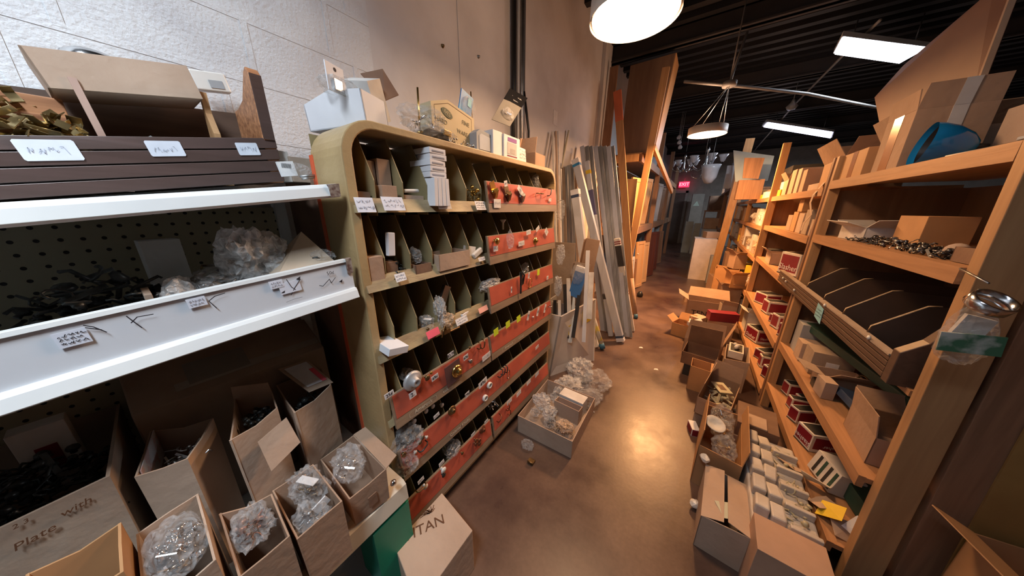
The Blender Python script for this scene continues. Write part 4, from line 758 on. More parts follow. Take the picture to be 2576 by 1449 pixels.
y3=at(1352,395,X=-.97).y; carton('open brown carton with raised dark flap at the far end of the cabinet',(-1.03,y3+.03,ZC),0,.13,.14,.075,K1,flaps={'-x':-5,'-y':-15},fl=.10)
# bags hanging at the far side of the cabinet
for k,(px,py,w_,h_) in enumerate(((1410,530,.03,.08),(1410,640,.03,.085),(1404,720,.03,.09))):
    q=at(px,py,Y=2.06); lab=['topmost','middle','lowest'][k]; t=thing('hanging_bag',lab+' of the three clear bags hanging off the right side of the cabinet','plastic bag',q); blob(MB(),(q.x,q.y,q.z),(w_+.01,.02,h_),90+k,.25).build('film',BAGM if k else BAG,t); MB().tube([(q.x-.03,Y1+.005,q.z+h_*.9),(q.x+.03,2.05,q.z+h_*.95)],.002,5).build('hook',STEEL,t)
# tan carton under the shelf end (seen at the bottom of the picture)
t=thing('printed_carton','low kraft carton printed with a dark tree and capital letters on the floor','cardboard box',(-.72,.52,0)); MB().hexa([(-.835,.36,0),(-.60,.30,0),(-.60,.585,0),(-.835,.62,0),(-.835,.36,.25),(-.60,.30,.25),(-.60,.585,.25),(-.835,.62,.25)]).build('body',K2,t,bevel=.003)
tx=(-.70,.47,.2508); ud=(.0,1,0); 
q=at(1085,1325,Z=.2508); q2=at(1112,1315,Z=.2508); q0=at(1050,1345,Z=.2508); ud=(q2-q0).normalized(); vd=(at(1080,1290,Z=.25)-at(1085,1330,Z=.25)).normalized()
text('TITAN',.06,(q.x-.02,q.y-.02,.251),ud,vd,INKBR,t)
g=MB(); rd=random.Random(4); c=at(1080,1292,Z=.2508)
for k in range(16): a=rd.uniform(0,PI); L_=rd.uniform(.02,.045); g.strip([(0,0),(math.cos(a)*L_*.5,math.sin(a)*L_*.4),(math.cos(a+.3)*L_,math.sin(a+.3)*L_*.8)],ud,vd,c,.003,(0,0,1))
g.build('tree_print',INKBR,t)
MB_=MB().box(-.95,-.80,.28,.43,.0,.45); tag(MB_.build('green_folder_box',GRN,bevel=.002),'green box end under the gondola shelf beside the printed carton','box')
# ================================================================ WHITE BIN AND LEANING STRIPS
LAM=mat('white_laminate',(.62,.56,.50),.45,col2=(.55,.49,.43)); 
wb=thing('laminate_bin','white laminate open-topped bin with two yellow notes beyond the cabinet','bin',(-1.0,2.4,0))
A=Vector((-.905,2.15,.645)); B_=at(1500,752,Y=2.72); Cc=Vector((B_.x+.06,2.66,0)); D_=at(1387,965,Z=0); D_.y=2.12; D_.x=-.975
t0=Vector((-.018,.0,0))
MB().slab([A,B_,Cc,D_],t0).build('front_panel',LAM,wb); MB().slab([A,A+Vector((-.3,.0,0)),D_+Vector((-.3,0,0)),D_],(0,.018,0)).build('side_panel',LAM,wb)
MB().slab([B_,B_+Vector((-.42,.0,0)),Cc+Vector((-.42,0,0)),Cc],(0,-.018,0)).build('side_panel',LAM,wb); MB().slab([A+Vector((-.3,0,0)),B_+Vector((-.42,0,0)),Cc+Vector((-.42,0,0)),D_+Vector((-.3,0,0))],(.016,0,0)).build('back_panel',LAM,wb)
mid=(A+B_)/2; MB().slab([mid,mid+Vector((-.34,0,0)),mid+Vector((-.36,0,-.5)),mid+Vector((0,0,-.5))],(0,.016,0)).build('inner_divider',LAM,wb)
ub=(B_-A).normalized(); vb=Vector((0,0,1)); vb=(vb-ub*vb.dot(ub)).normalized(); nb=ub.cross(vb); nb=nb if nb.x>0 else -nb
def binpt(u_,v_): return A.lerp(B_,u_).lerp(D_.lerp(Cc,u_),v_)
for k,(u_,v_,w_,h_) in enumerate(((.36,.33,.13,.15),(.72,.2,.15,.15))):
    c=binpt(u_,v_)+nb*.003; yn=MB().slab([c+ub*a*w_/2+vb*b*h_/2 for a,b in ((-1,-1),(1,-1),(1,1),(-1,1))],-nb*.001).build('yellow_note',YEL,wb); scribble(MB(),c,ub,vb,nb,w_*.7,h_*.6,3,k+60,.003).build('handwriting',mat('faded_yellow_ink',(.5,.33,.02),.8),yn)
def strip_(label,a,b,w_,t_,m,name='metal_strip',cat='metal strip',up=(1,-.35,0),group=None):
    o=MB().beam(a,b,w_,t_,up).build(name,m,bevel=.002); return tag(o,label,cat,group)
def tub(label,a,b,r,m,cap=None,name='tube',cat='tube',ends=None):
    t=thing(name,label,cat,a); MB().tube([a,b],r,10).build('barrel',m,t)
    if cap:
        d=(Vector(b)-Vector(a)).normalized(); MB().tube([Vector(a)-d*.004,Vector(a)+d*.06],r*1.12,10).build('end_cap',cap,t)
    return t
# kraft sheets and packages in the bin
for k,(px,py,yy,w_,lb) in enumerate(((1415,610,2.62,.30,'wide brown cardboard sheet standing in the white bin'),(1478,600,2.7,.14,'folded orange-brown card channel standing at the right of the white bin'),(1455,660,2.55,.16,'brown cardboard sheet in the middle of the white bin'))):
    q=at(px,py,Y=yy); M=Matrix.Rotation(.12 if k else -.02,3,'Y'); h_=q.z-.35; o=MB().obox((q.x,yy,q.z-h_/2),(w_,.008,h_),M).obox((q.x-w_/2,yy-.03,q.z-h_/2),(.006,.06,h_),M); tag(o.build('cardboard_sheet',[K3,K1,K3][k]),lb,'cardboard sheet')
for k,(px,py,pb,m_,w_,lb) in enumerate([(1396,775,(1396,800),BLK,.035,'black strip at the left of the white bin'),(1407,775,(1408,810),WHT,.03,'white strip beside the black one in the white bin'),(1421,735,(1424,790),BLKB,.04,'dark printed package standing in the white bin'),(1430,720,(1432,790),WHT2,.04,'white printed package standing in the white bin'),(1461,735,(1450,790),BLKB,.035,'black package with white lettering leaning in the white bin'),(1479,650,(1473,760),WHT,.035,'long white plastic strip standing in the white bin'),(1446,745,(1440,800),mat('frosted_strip',(.55,.6,.6),.4),.025,'frosted clear strip leaning in the white bin'),(1488,705,(1485,750),WHT2,.045,'white and orange printed package at the right of the white bin')]):
    a=at(px,py-20,Y=2.42); b=at(*pb,Y=2.34); b=a+(b-a).normalized()*max(.35,(b-a).length*1.8); strip_(lb,b,a,w_,.012,m_,'packaged_strip','package',(0,1,0))
q=at(1453,715,Y=2.4); t=thing('blue_packet','blue and white bagged package standing in the white bin','packet',(q.x,2.4,q.z-.2)); MB().obox(q,(.11,.03,.26),Matrix.Rotation(.2,3,'Y')).build('card',mat('royal_blue_print',(.06,.2,.5),.4),t); MB().obox(q+Vector((.02,-.0,.15)),(.09,.032,.05),Matrix.Rotation(.2,3,'Y')).build('white_top',WHT,t); blob(MB(),q+Vector((0,-.01,.1)),(.07,.03,.1),91,.15).build('film',BAG,t)
# the big leaning tubes
a=at(1562,858,Z=.02); b=at(1448,402,Y=3.35); tb=strip_('square silver downspout leaning on the wall in front of the strips, the longest',a,b,.085,.06,ALU,'silver_channel','metal channel',(0,1,0))
d=(b-a).normalized(); W_=mat('white_band',(.75,.76,.8),.5); strip_('purple and white band at the foot of the longest silver downspout',a+d*.0,a+d*.04,.092,.066,W_,'end_band','band',(0,1,0)).parent=None
for o_nm,s0,s1,m_ in (('band',.05,.075,NAVY),('band',(b-a).length-.08,(b-a).length-.05,BLUE),('band',(b-a).length-.05,(b-a).length+.005,W_)):
    o=MB().beam(a+d*s0,a+d*s1,.09,.065,(0,1,0)).build('end_band',m_); o.parent=tb
o=bpy.data.objects['end_band']; o.parent=tb
for k_ in list(o.keys()):
    del o[k_]
a=at(1478,730,Y=2.95); b=at(1447,478,Y=2.95); o=strip_('shorter white square downspout leaning left of the longest one',a+(a-b)*.35,b,.085,.06,mat('white_vinyl',(.62,.64,.68),.4),'white_channel','metal channel',(0,1,0)); d=(b-a).normalized(); MB().beam(b-d*.05,b+d*.004,.09,.066,(0,1,0)).build('end_cap',W_).parent=o; MB().beam(b-d*.08,b-d*.05,.09,.065,(0,1,0)).build('end_band',NAVY).parent=o
a=at(1537,845,Z=.02); b=at(1477,406,Y=3.55); o=strip_('silver tube wrapped in a purple printed band behind the longest downspout',a,b,.055,.045,ALU,'wrapped_tube','tube',(0,1,0)); d=(b-a); MB().beam(a+d*.70,a+d*.84,.058,.048,(0,1,0)).build('purple_wrap',mat('purple_wrap',(.10,.10,.25),.4)).parent=o; MB().beam(a+d*.93,a+d*.95,.058,.048,(0,1,0)).build('yellow_band',YEL).parent=o
tops=[1464,1476,1486,1498,1509,1520,1531,1540]; feet=[(1512,870),(1520,862),(1530,855),(1552,846),(1563,842),(1572,838),(1580,834),(1588,832)]
nm=['first','second','third','fourth','fifth','sixth','seventh','last']
for k in range(8):
    b=at(tops[k],368,Y=3.75+.03*(k%3)); a=at(*feet[k],Y=3.45); a.z=max(.0,a.z); strip_(nm[k]+' from the left in the row of tall dull aluminium strips against the wall',(a.x,a.y,0.01),b,.055,.02,ALUD if k%3 else ALU,'aluminium_strip','metal strip',(0,1,0),'tall aluminium strips against the wall')
a=at(1590,832,Z=.01); b=at(1552,600,Y=3.5); o=strip_('flat white box tube with red stripes and black printing right of the strips',a,b,.07,.03,WHT2,'printed_carton_tube','carton',(0,1,0)); d=b-a
for s0,s1,m_ in ((.72,.93,BLKB),(.945,.955,REDB),(.965,.975,REDB),(.42,.43,REDB),(.445,.455,REDB)): MB().beam(a+d*s0,a+d*s1,.072,.032,(0,1,0)).build('printed_band',m_).parent=o
a=at(1600,800,Z=.01); b=at(1590,700,Y=4.3); tub('cardboard tube with a blue cap at the foot of the leaning plank',a,b,.025,K1,mat('blue_cap',(.04,.15,.25),.5),'cardboard_tube')
a=at(1516,876,Z=.02); b=at(1480,760,Y=3.0); tub('yellow-labelled tube with a teal cap beside the white bin',a,b,.028,mat('yellow_tube',(.6,.52,.12),.5,col2=(.5,.5,.45),scale=12,thr=(.45,.5)),MATS['blue_cap'],'cardboard_tube')
for k,(px,py,qx,qy,lb) in enumerate(((1490,868,1478,800,'white wrapped strip on the floor left of the teal-capped tube'),(1503,874,1487,810,'second white wrapped strip leaning by the white bin'),(1537,832,1520,740,'dark strip with yellow-green label between the tubes'))):
    a=at(px,py,Z=.01); b=at(qx,qy,Y=2.95+.2*k); strip_(lb,a,b,.05,.03,WHT2 if k<2 else mat('lime_label_strip',(.5,.55,.05),.5,col2=(.1,.1,.1),scale=4,thr=(.5,.52)),'wrapped_strip','strip',(0,1,0))
for k,(tx_,ty,bx,by,w_,m_,lb) in enumerate(((1390,332,1396,560,.022,WHT2,'thin white trim rod leaning on the wall just past the cabinet'),(1398,330,1404,560,.018,K2,'thin tan trim rod leaning beside the white one'),(1404,330,1408,560,.02,PAPER,'thin pale trim rod, third of the bundle past the cabinet'),(1431,328,1402,470,.02,mat('yellowed_rod',(.6,.55,.4),.5),'yellowed rod slanting in front of the trim bundle'))):
    b=at(tx_,ty,X=XW+.03); a=at(bx,by,Y=b.y-.12); a=b+(a-b)*2.4; a.z=max(a.z,.3); strip_(lb,a,b,w_,w_,m_,'trim_rod','rod',(0,1,0))
for k in range(6):
    px=1408+8*k; b=at(px,425-3*k,X=XW+.05); a=Vector((b.x+.2,b.y-.05,.3)); strip_(nm[k]+' from the left in the short ribbed strip bundle behind the white bin',a,b,.04,.02,[ALUD,K3,ALUD,GREY,ALUD,K2][k],'ribbed_strip','metal strip',(0,1,0),'short strips behind the white bin')
# planks
ORP=mat('orange_paint',(.6,.16,.07),.6)
a=at(1600,775,Z=.0); b=at(1553,230,Y=4.45); o=strip_('tall rough plank with an orange-red painted end leaning at the rack',(a.x,4.35,0.0),b,.10,.03,PINE,'plank','plank',(0,1,0)); d=b-Vector((a.x,4.35,0)); MB().beam(b-d*.12,b+d*.002,.104,.034,(0,1,0)).build('painted_end',ORP).parent=o
for k,(tx_,ty,bx,by) in enumerate(((1514,188,1488,372),(1528,186,1506,372),(1544,168,1524,372))):
    b=at(tx_,ty,Y=4.6); a=at(bx,by,Y=4.55); a=b+(a-b)*3.0; a.z=max(0,a.z); a.x=max(a.x,-1.38); b.x=max(b.x,-1.36); strip_(['left','middle','right'][k]+' of the three brown boards standing on end behind the aluminium strips',a,b,.11,.03,OLDW,'board','board',(0,1,0))
# ================================================================ LEFT WOODEN RACK
YR=4.7
lr=thing('timber_rack','timber rack at the left of the aisle holding doors and a tall cabinet','shelving rack',(-1.1,6,0))
def P_(px,py,Y=YR): return at(px,py,Y=Y)
MB().beam(Vector((-.90,YR,0)),P_(1676,170),.09,.045,(0,1,0)).build('post',PINE,lr)
MB().beam((-1.42,YR,0),(-1.40,YR,3.3),.09,.045,(0,1,0)).build('post',PINE,lr)
for Y in (6.9,9.2,11.5): MB().box(-.94,-.85,Y-.02,Y+.02,0,3.1).build('post',OLDW,lr)
SH=[(1.17,1.27),(2.28,2.38)]
for z0,z1 in SH:
    MB().box(-.90,-.86,YR+.02,11.5,z0,z1).build('beam',OLDW,lr); MB().box(-1.46,-.86,YR,11.5,z1,z1+.02).build('shelf_board',PLY,lr); MB().box(-1.46,-.9,YR-.02,YR+.02,z0,z1).build('cross_beam',PINE,lr)
q0=P_(1640,440); MB().beam(P_(1645,370),at(1690,482,Y=6.3),.08,.04,(1,0,0)).build('brace',PINE,lr)
MB().slab([P_(1565,450),P_(1603,450),P_(1583,622),P_(1575,622)],(0,.015,0)).build('end_panel',PLY,lr)
# tall cabinet on top
tc_=thing('tall_cabinet','tall plain brown cabinet standing on the upper deck of the timber rack','cabinet',(-.95,4.95,2.4))
LT,RT_,RB_,LB=P_(1586,165,4.78),P_(1700,132,4.78),P_(1645,368,4.78),P_(1560,352,4.78)
LB.z=RB_.z=2.4
dp=Vector((0,.42,0)); MB().hexa([LB,RB_,RB_+dp,LB+dp,LT,RT_,RT_+dp,LT+dp]).build('body',mat('tan_veneer',(.20,.125,.08),.5,col2=(.17,.10,.065),scale=3,stretch=(6,6,1)),tc_,bevel=.004)
e=Vector((.012,0,0)); MB().hexa([RB_+dp*.02,RB_+dp*.02+e,RB_+dp*.98+e,RB_+dp*.98,RT_+dp*.02,RT_+dp*.02+e,RT_+dp*.98+e,RT_+dp*.98]).build('door',DOORW,tc_,bevel=.003)
# cabinet doors on the rack and floor
def cdoor(label,p,w_,h_,rz,m,lean=0,name='cupboard_door_sample',panel=True,kn=False):
    t=thing(name,label,'cabinet front',p,rot=(0,lean,rz)); MB().box(-.01,.01,-w_/2,w_/2,0,h_).build('panel',m,t,local=True)
    for z0,z1,y0,y1 in ((0,.06,-w_/2,w_/2),(h_-.06,h_,-w_/2,w_/2),(0.06,h_-.06,-w_/2,-w_/2+.055),(.06,h_-.06,w_/2-.055,w_/2)): 
        if panel: MB().box(.01,.018,y0,y1,z0,z1).build('frame_rail',m,t,local=True,bevel=.002)
    if kn: MB().lathe([(.006,0),(.005,.012),(.013,.02),(.01,.028),(0,.03)],(.018,-w_/2+.03,h_*.75),(1,0,0),10).build('knob',CER,t,local=True)
    return t
YLW=[('first maple door standing on the rack shelf, nearest the post',4.95),('second maple door on the rack shelf with brass pulls',5.35),('third maple door on the rack shelf',5.8),('wide knotty maple panel at the back of the lit group on the rack shelf',6.3)]
for k,(lb,y) in enumerate(YLW): cdoor(lb,(-.98-.03*k+.06*(k%2),y,1.295),.34,[.78,.72,.80,.88][k],-.25,DOORW,.06,kn=(k==1))
for k in range(5): cdoor(['dark cherry door further back on the rack shelf','white-edged door deep on the rack shelf','dim brown door behind the white-edged one','dim door near the end of the rack shelf','last dim door on the rack shelf'][k],(-.98,7.2+.75*k,1.295),.5,.85+.05*(k%2),-.15,[OLDW,mat('white_trim_door',(.55,.52,.5),.5),OLDW,DARKW,OLDW][k],.04)
for k,(lb,y,x,m_,h_,w_) in enumerate((('open wooden drawer box standing on end at the foot of the rack',5.0,-.93,OLDW,.80,.22),('white-edged panel leaning among the floor doors',5.3,-.9,mat('white_trim_door',(.55,.52,.5),.5),.72,.24),('brown door leaning beside the drawer box at the rack foot',5.55,-.9,OLDW,.64,.25),('tall maple door with two white knobs on the floor',5.95,-.86,DOORW,.95,.34),('maple door behind the knobbed one on the floor',6.4,-.84,DOORW,.88,.34),('dark cherry door on the floor further back',7.1,-.84,DARKW,1.05,.55),('second dark cherry door on the floor',7.9,-.86,DARKW,1.0,.55),('dim grey door on the floor near the end wall',9.0,-.86,OLDW,.95,.5))):
    cdoor(lb,(x,y,0.02),w_,h_,-.3,m_,-.05,kn=(k==3))
cdoor('dark brown cabinet side standing behind the drawer box under the rack shelf',(-1.2,5.6,.02),.6,1.05,-.5,DARKW,0,'cabinet_carcass')
carton('small orange-lit carton on the floor at the foot of the leaning plank',(-.74,4.62,0),.2,.14,.16,.2,K1,flaps={'-y':20})
tag(MB().lathe([(0,0),(.05,.01),(.055,.05),(.03,.1),(0,.11)],(-.70,5.35,0),seg=12).build('black_bottle',BLK),'small dark rounded object on the floor under the maple doors','object')
# ---------------------------------------------------------------- far end
cdoor('tall white-framed panel standing right of the exit door',(-.2,12.8,0),.5,1.0,1.2,mat('white_trim_door',(.5,.5,.5),.5),.1)
FARX=[('pair of white louvred panels stacked at the far end',-.28,12.2,.25,.1,1.15,mat('pale_green_panel',(.4,.45,.42),.5)),('second white louvred panel at the far end',-.02,12.0,.2,.08,1.1,MATS['pale_green_panel']),('bluish white table-like carton at the far end',.35,11.5,.5,.5,.95,mat('bluish_white',(.45,.55,.65),.5)),('tan carton on the bluish carton at the far end',.35,11.6,.42,.4,.35,K2),('dark brown box above the tan carton at the far end',.38,12.6,.4,.3,.5,K4),('grey upright cabinet with a triangle emblem right of the exit door',-.2,14.4,.42,.3,2.2,mat('grey_brown_cabinet',(.22,.2,.17),.5)),('white rounded post far down the aisle',-1.05,9.6,.14,.14,2.05,mat('white_trim_door',(.5,.5,.5),.5))]
for k,(lb,x,y,w_,d_,h_,m_) in enumerate(FARX):
    z=0 if k not in (3,4) else (.955 if k==3 else 1.55)
    t=solidbox(lb,(x,y,z),.1,w_,d_,h_,m_,cat='box' if k!=6 else 'post',name=['louvred_partition','louvred_partition','white_carton','tan_carton','dark_box','grey_cabinet','white_post'][k])
    if k==5: MB().slab([(x-.13,y-.168,1.72),(x+.1,y-.145,1.72),(x-.01,y-.156,1.92)],(0,-.004,0)).build('triangle_emblem',mat('pale_green',(.4,.5,.42),.5),t)
# shelf for the dark box
t=thing('far_table','dark shelf table at the far end under the stacked cartons','table',(.38,12.6,0)); MB().box(.1,.8,12.4,12.8,1.5,1.55).build('top',OLDW,t)
for x in (.13,.77):
    for y in (12.43,12.77): MB().box(x-.02,x+.02,y-.02,y+.02,0,1.5).build('leg',OLDW,t)
# chandeliers
GLS=mat('frosted_shade',(.72,.74,.80),.3)
def chandelier(label,c,s,n,shade=True,m=CHROME,up=True):
    t=thing('chandelier',label,'chandelier',c); MB().tube([(c[0],c[1],c[2]+s*.9),(c[0],c[1],3.86)],.006,6).build('chain',STEEL,t)
    MB().lathe([(0,-.25*s),(.05*s,-.22*s),(.09*s,-.1*s),(.04*s,.05*s),(.03*s,.5*s),(.06*s,.6*s),(.02*s,.9*s),(0,.9*s)],c,seg=14).build('column',m,t)
    for k in range(n):
        a=2*PI*k/n; d=Vector((math.cos(a),math.sin(a),0)); cc=Vector(c)
        MB().tube([cc+d*s*.05+Vector((0,0,-.1*s)),cc+d*s*.3+Vector((0,0,-.22*s)),cc+d*s*.55+Vector((0,0,-.1*s)),cc+d*s*.6+Vector((0,0,.08*s))],.014*s/.5,6).build('arm',m,t)
        if shade: MB().lathe([(.04*s,0),(.09*s,.06*s),(.12*s,.18*s),(.19*s,.3*s),(.185*s,.3*s),(.11*s,.18*s),(.08*s,.07*s),(.0,.01*s)],cc+d*s*.6+Vector((0,0,.08*s)),seg=14).build('shade',GLS,t)
    return t
q=at(1775,415,Y=9.0); chandelier('chrome chandelier with upturned bell shades under the drum lamp',q,.56,5)
q=at(1720,422,Y=9.6); chandelier('smaller bright chrome chandelier left of the bell-shaded one',q,.46,6)
q=at(1765,440,Y=8.6); chandelier('low chrome chandelier below the bell-shaded one',q,.36,4,False)
q=at(1785,438,Y=8.4); t=thing('glass_pendant','large white glass urn-shaped pendant hanging among the chandeliers','pendant lamp',(q.x,q.y,q.z)); MB().lathe([(0,-.22),(.08,-.2),(.15,-.08),(.17,.1),(.2,.2),(.19,.2),(.15,.1),(.13,-.06),(0,-.18)],q,seg=20).build('shade',GLS,t); MB().tube([(q.x,q.y,q.z-.2),(q.x,q.y,3.86)],.006,6).build('rod',STEEL,t)
q=at(1752,395,Y=10.5); 
for k,(px,py) in enumerate(((1708,345),(1709,358),(1711,370))): q=at(px,py,Y=8.5); tag(MB().lathe([(0,-.05),(.04,-.04),(.05,0),(.02,.05),(0,.05)],q,seg=10).tube([(q.x,q.y,q.z+.05),(q.x,q.y,3.86)],.003,4).build('hanging_bulb',GLS),['top','middle','lowest'][k]+' of three small globe lamps hanging left of the drum lamp','lamp')
q=at(1797,462,Y=8.0); solidbox('white flat carton standing on the far right rack by the chandeliers',(q.x+.3,9.2,2.102),.2,.16,.05,.55,WHT)
q=at(1725,500,Y=12.5)
# ================================================================ RIGHT WOODEN RACKS
RX,RD=.68,1.25
YP=[1.40,2.80,4.68,6.6]
rk=thing('pine_rack','long pine shelving rack along the right side of the aisle','shelving rack',(1.0,2.8,0))
def post(p,q_,w_=.09,th=.045,m=PINE): MB().beam(p,q_,w_,th,(0,1,0)).build('post',m,rk,bevel=.002)
post((RX+.10,1.40,0),(RX+.035,1.40,2.05)); post((RX+.21,1.40,0),(RX+.135,1.40,2.05),m=OLDW)
post((RX+.03,2.78,0),(RX+.03,2.78,1.93),.05,.04); post((RX+.03,2.85,0),(RX+.03,2.85,1.93),.05,.03,OLDW)
post((RX+.03,4.66,0),(RX+.03,4.66,1.84),.06,.05); post((RX+.03,6.6,0),(RX+.03,6.6,1.84),.06,.05); post((RX+.03,8.6,0),(RX+.03,8.6,1.84),.06,.05)
b=at(1978,362,Y=4.66); post((b.x+.0,4.60,1.0),(b.x,4.60,b.z),.07,.04)
for y in (1.43,2.815,4.69): MB().box(RX+.22 if y<2 else RX+.06,RD,y-.006,y+.006,0,1.72).build('partition',PLY,rk)
MB().box(RD,RD+.012,.3,8.6,0,1.72).build('back_panel',PLY,rk)
bay1=[.23,.60,1.0,1.43,1.777]; bay2=[.095,.54,1.02,1.405,1.74]; bay3=[.06,.5,.98,1.38,1.74]
def shelves(y0,y1,L_):
    for k,z in enumerate(L_):
        MB().box(RX+.02,RD,y0,y1,z-.022,z).build('shelf_board',PINEY,rk)
        if not (y0<2 and k==2): MB().box(RX,RX+.02,y0,y1,z-.05,z+.002).build('front_edge',PINEY,rk)
shelves(1.425,2.76,bay1); shelves(2.87,4.63,bay2); shelves(4.69,6.57,bay3); shelves(6.63,8.6,bay3); shelves(.3,1.375,[1.777]); MB().box(.88,RD,.3,1.375,.278,.30).build('shelf_board',PINEY,rk)
# items ------------------------------------------------------------
def rbx(label,y0,y1,z,h,depth,dx=0,m=K1,kind='solid',rz=0,**k):
    c=(RX+.025+dx+depth/2,(y0+y1)/2,z)
    if kind=='solid': return solidbox(label,c,rz,depth,y1-y0,h,m,**k)
    return carton(label,c,rz,depth,y1-y0,h,m,**k)
# top shelf bay 1
ZS1=1.778
t=thing('hardboard_sheet','large reddish-brown hardboard sheet leaning behind the cartons on the top shelf','board',(1.1,2.2,ZS1))
A,B_,C_,D_=Vector((1.02,3.02,ZS1)),at(2200,245,X=.98),at(2272,165,X=1.0),at(2500,-30,X=1.0)
E_=at(2440,290,X=1.02); MB().slab([A,B_,C_,D_,at(2560,-30,X=1.02),E_,Vector((1.02,E_.y,ZS1))],(.012,.004,0)).build('sheet',MASON,t); 
MB().beam(E_+Vector((-.004,0,-.05)),at(2560,-30,X=1.02)+Vector((-.004,0,0)),.014,.02,(1,0,0)).build('pale_edge',K2,t)
t=solidbox('tall taped carton with pale tape on its near side behind the blue dome',(RX+.15,2.27,ZS1),0,.21,.24,.25,K1,name='taped_carton',cat='cardboard box')
MB().box(-.01,.03,-.1215,-.12,0,.25).build('tape',mat('pale_tape',(.55,.54,.53),.6),t,local=True); MB().box(-.1062,-.105,-.03,.05,.0,.25).build('brown_tape',mat('brown_tape',(.42,.2,.08),.22),t,local=True)
MB().slab([(-.105,-.12,.25),(.105,-.12,.25),(.10,-.135,.345),(-.10,-.135,.345)],(0,.004,0)).build('flap',K1,t,local=True); MB().slab([(-.105,-.12,.25),(-.105,.12,.25),(-.115,.10,.33),(-.115,-.12,.33)],(.004,0,0)).build('flap',K1,t,local=True); MB().slab([(-.01,-.1225,.25),(.03,-.1225,.25),(.03,-.1375,.345),(-.01,-.1375,.345)],(0,.001,0)).build('flap_tape',MATS['pale_tape'],t,local=True)
t=rbx('low orange-brown carton with the glinting tape, top shelf',2.44,2.74,ZS1,.15,.14,.0,mat('orange_kraft',(.50,.27,.12),.7),kind='solid'); MB().box(-.0712,-.07,-.03,.03,0,.15).build('tape',MATS['brown_tape'],t,local=True)
carton('open white-lined carton stuffed with crumpled paper on the top shelf',(RX+.29,2.60,ZS1),0,.24,.34,.20,K2,flaps={'+y':40,'-y':55,'-x':30},fl=.13)
blob(MB(),(RX+.25,2.66,ZS1+.25),(.09,.12,.06),95,.5).build('crumpled_paper',WHT2); tag(bpy.data.objects['crumpled_paper'],'crumpled white and grey paper bulging out of the stuffed carton','paper')
# blue bowl
q=at(2335,392,X=.77); t=thing('enamel_dome_lamp','glossy blue enamel dome shade lying on its side on the top shelf','lamp shade',(q.x,q.y,ZS1)); ax=Vector((-.98,.10,.16)).normalized(); r_=.085; oc=Vector((.735,q.y-.02,ZS1+r_*1.0))
MB().lathe([(r_,0),(r_*.99,-.02),(r_*.88,-.06),(r_*.6,-.105),(r_*.3,-.13),(.012,-.135),(.0,-.13),(r_*.28,-.122),(r_*.57,-.098),(r_*.84,-.056),(r_*.96,-.018),(r_*.97,0)],oc,ax,36).build('dome',BLUEN,t)
MB().lathe([(r_*.955,-.019),(r_*.83,-.057),(r_*.56,-.097),(r_*.27,-.12),(0,-.126)],oc,ax,36).build('dark_lining',BLK,t); MB().tube([oc-ax*.12,oc-ax*.16],.012,8).build('socket',BLK,t)
q=at(2380,405,X=.74); q2=at(2516,398,X=.74); tag(MB().tube([(.74,q.y,ZS1+.012),(.76,q2.y-.1,ZS1+.012)],.009,8).build('grey_rod',STEEL),'thin grey rod lying on the top shelf in front of the blue dome','rod')
t=rbx('tan carton with a dark oval logo at the right of the top shelf',1.66,2.03,ZS1,.19,.25,.20,K2); ov=[(-.1265,-.03+.022*math.cos(2*PI*k/24),.10+.05*math.sin(2*PI*k/24)) for k in range(24)]; MB().slab(ov,(-.001,0,0)).build('oval_logo',INKBR,t,local=True); text('UGL',.035,MW[t.name]@Vector((-.1282,-.03,.10)),(0,-.35,1),(0,-1,-.3),K2,t)
rbx('grey-blue carton beside the hardboard sheet on the top shelf',1.46,1.62,ZS1,.22,.15,.4,WHT2); q=at(2470,390,X=.8); heap('grey cloths and tools at the right end of the top shelf',(.86,1.55,ZS1),(.06,.1,.05),16,97,GREY,'tools','tool_pile','bar',.05)
rbx('carton end at the very right of the top shelf past the post',1.02,1.36,ZS1,.20,.3,.05,K2)
# top shelf bay 2
Z2=1.742
for k,(y0,y1,h_,dp_,dx_,m_,kd,lb) in enumerate(((2.95,3.10,.17,.2,.0,mat('orange_kraft',(.50,.27,.12),.7),'solid','orange taped carton right above the second bay post'),(3.05,3.45,.21,.3,.08,K1,'open','brown printed carton with raised flaps in the second bay top'),(3.50,3.62,.19,.28,.0,K1,'solid','upright carton, first of the lit row on the top shelf'),(3.68,3.80,.22,.25,.0,K2,'solid','second upright carton of the lit row on the top shelf'),(3.86,4.02,.23,.28,.0,K1,'solid','third upright carton of the lit row on the top shelf'),(3.10,3.35,.05,.2,.0,K2,'solid','flat tan carton under the printed one in the second bay top'),(4.10,4.28,.15,.2,.0,K1,'open','curved torn carton beside the lit row on the top shelf'),(4.35,4.5,.07,.12,.0,YEL,'solid','small yellow box near the third post on the top shelf'))):
    rbx(lb,y0,y1,Z2,h_,dp_,dx_,m_,kind=kd,**({'flaps':{'-x':30,'-y':40,'+y':20}} if kd=='open' else {}))
t=rbx('black and white product box with screen picture on the far top shelf',4.75,5.2,Z2,.36,.3,.12,WHT); MB().box(-.152,-.15,-.225,.225,.20,.36).build('black_top',BLKB,t,local=True); MB().box(-.1,.1,-.2265,-.225,.05,.18).build('picture',mat('grey_purple_print',(.25,.24,.3),.4),t,local=True); MB().box(-.15,.15,-.2262,-.225,.21,.36).build('black_side',BLKB,t,local=True)
for k,(y0,y1,h_,m_,lb) in enumerate(((5.25,5.45,.09,WHT,'white carton below the product box on the far top shelf'),(5.5,5.7,.06,YEL,'yellow box on the far top shelf'),(5.75,6.1,.14,K2,'tan carton row end on the far top shelf'),(6.15,6.5,.2,PINEY,'plywood offcut box on the far top shelf'))): rbx(lb,y0,y1,Z2,h_,.25,0,m_)
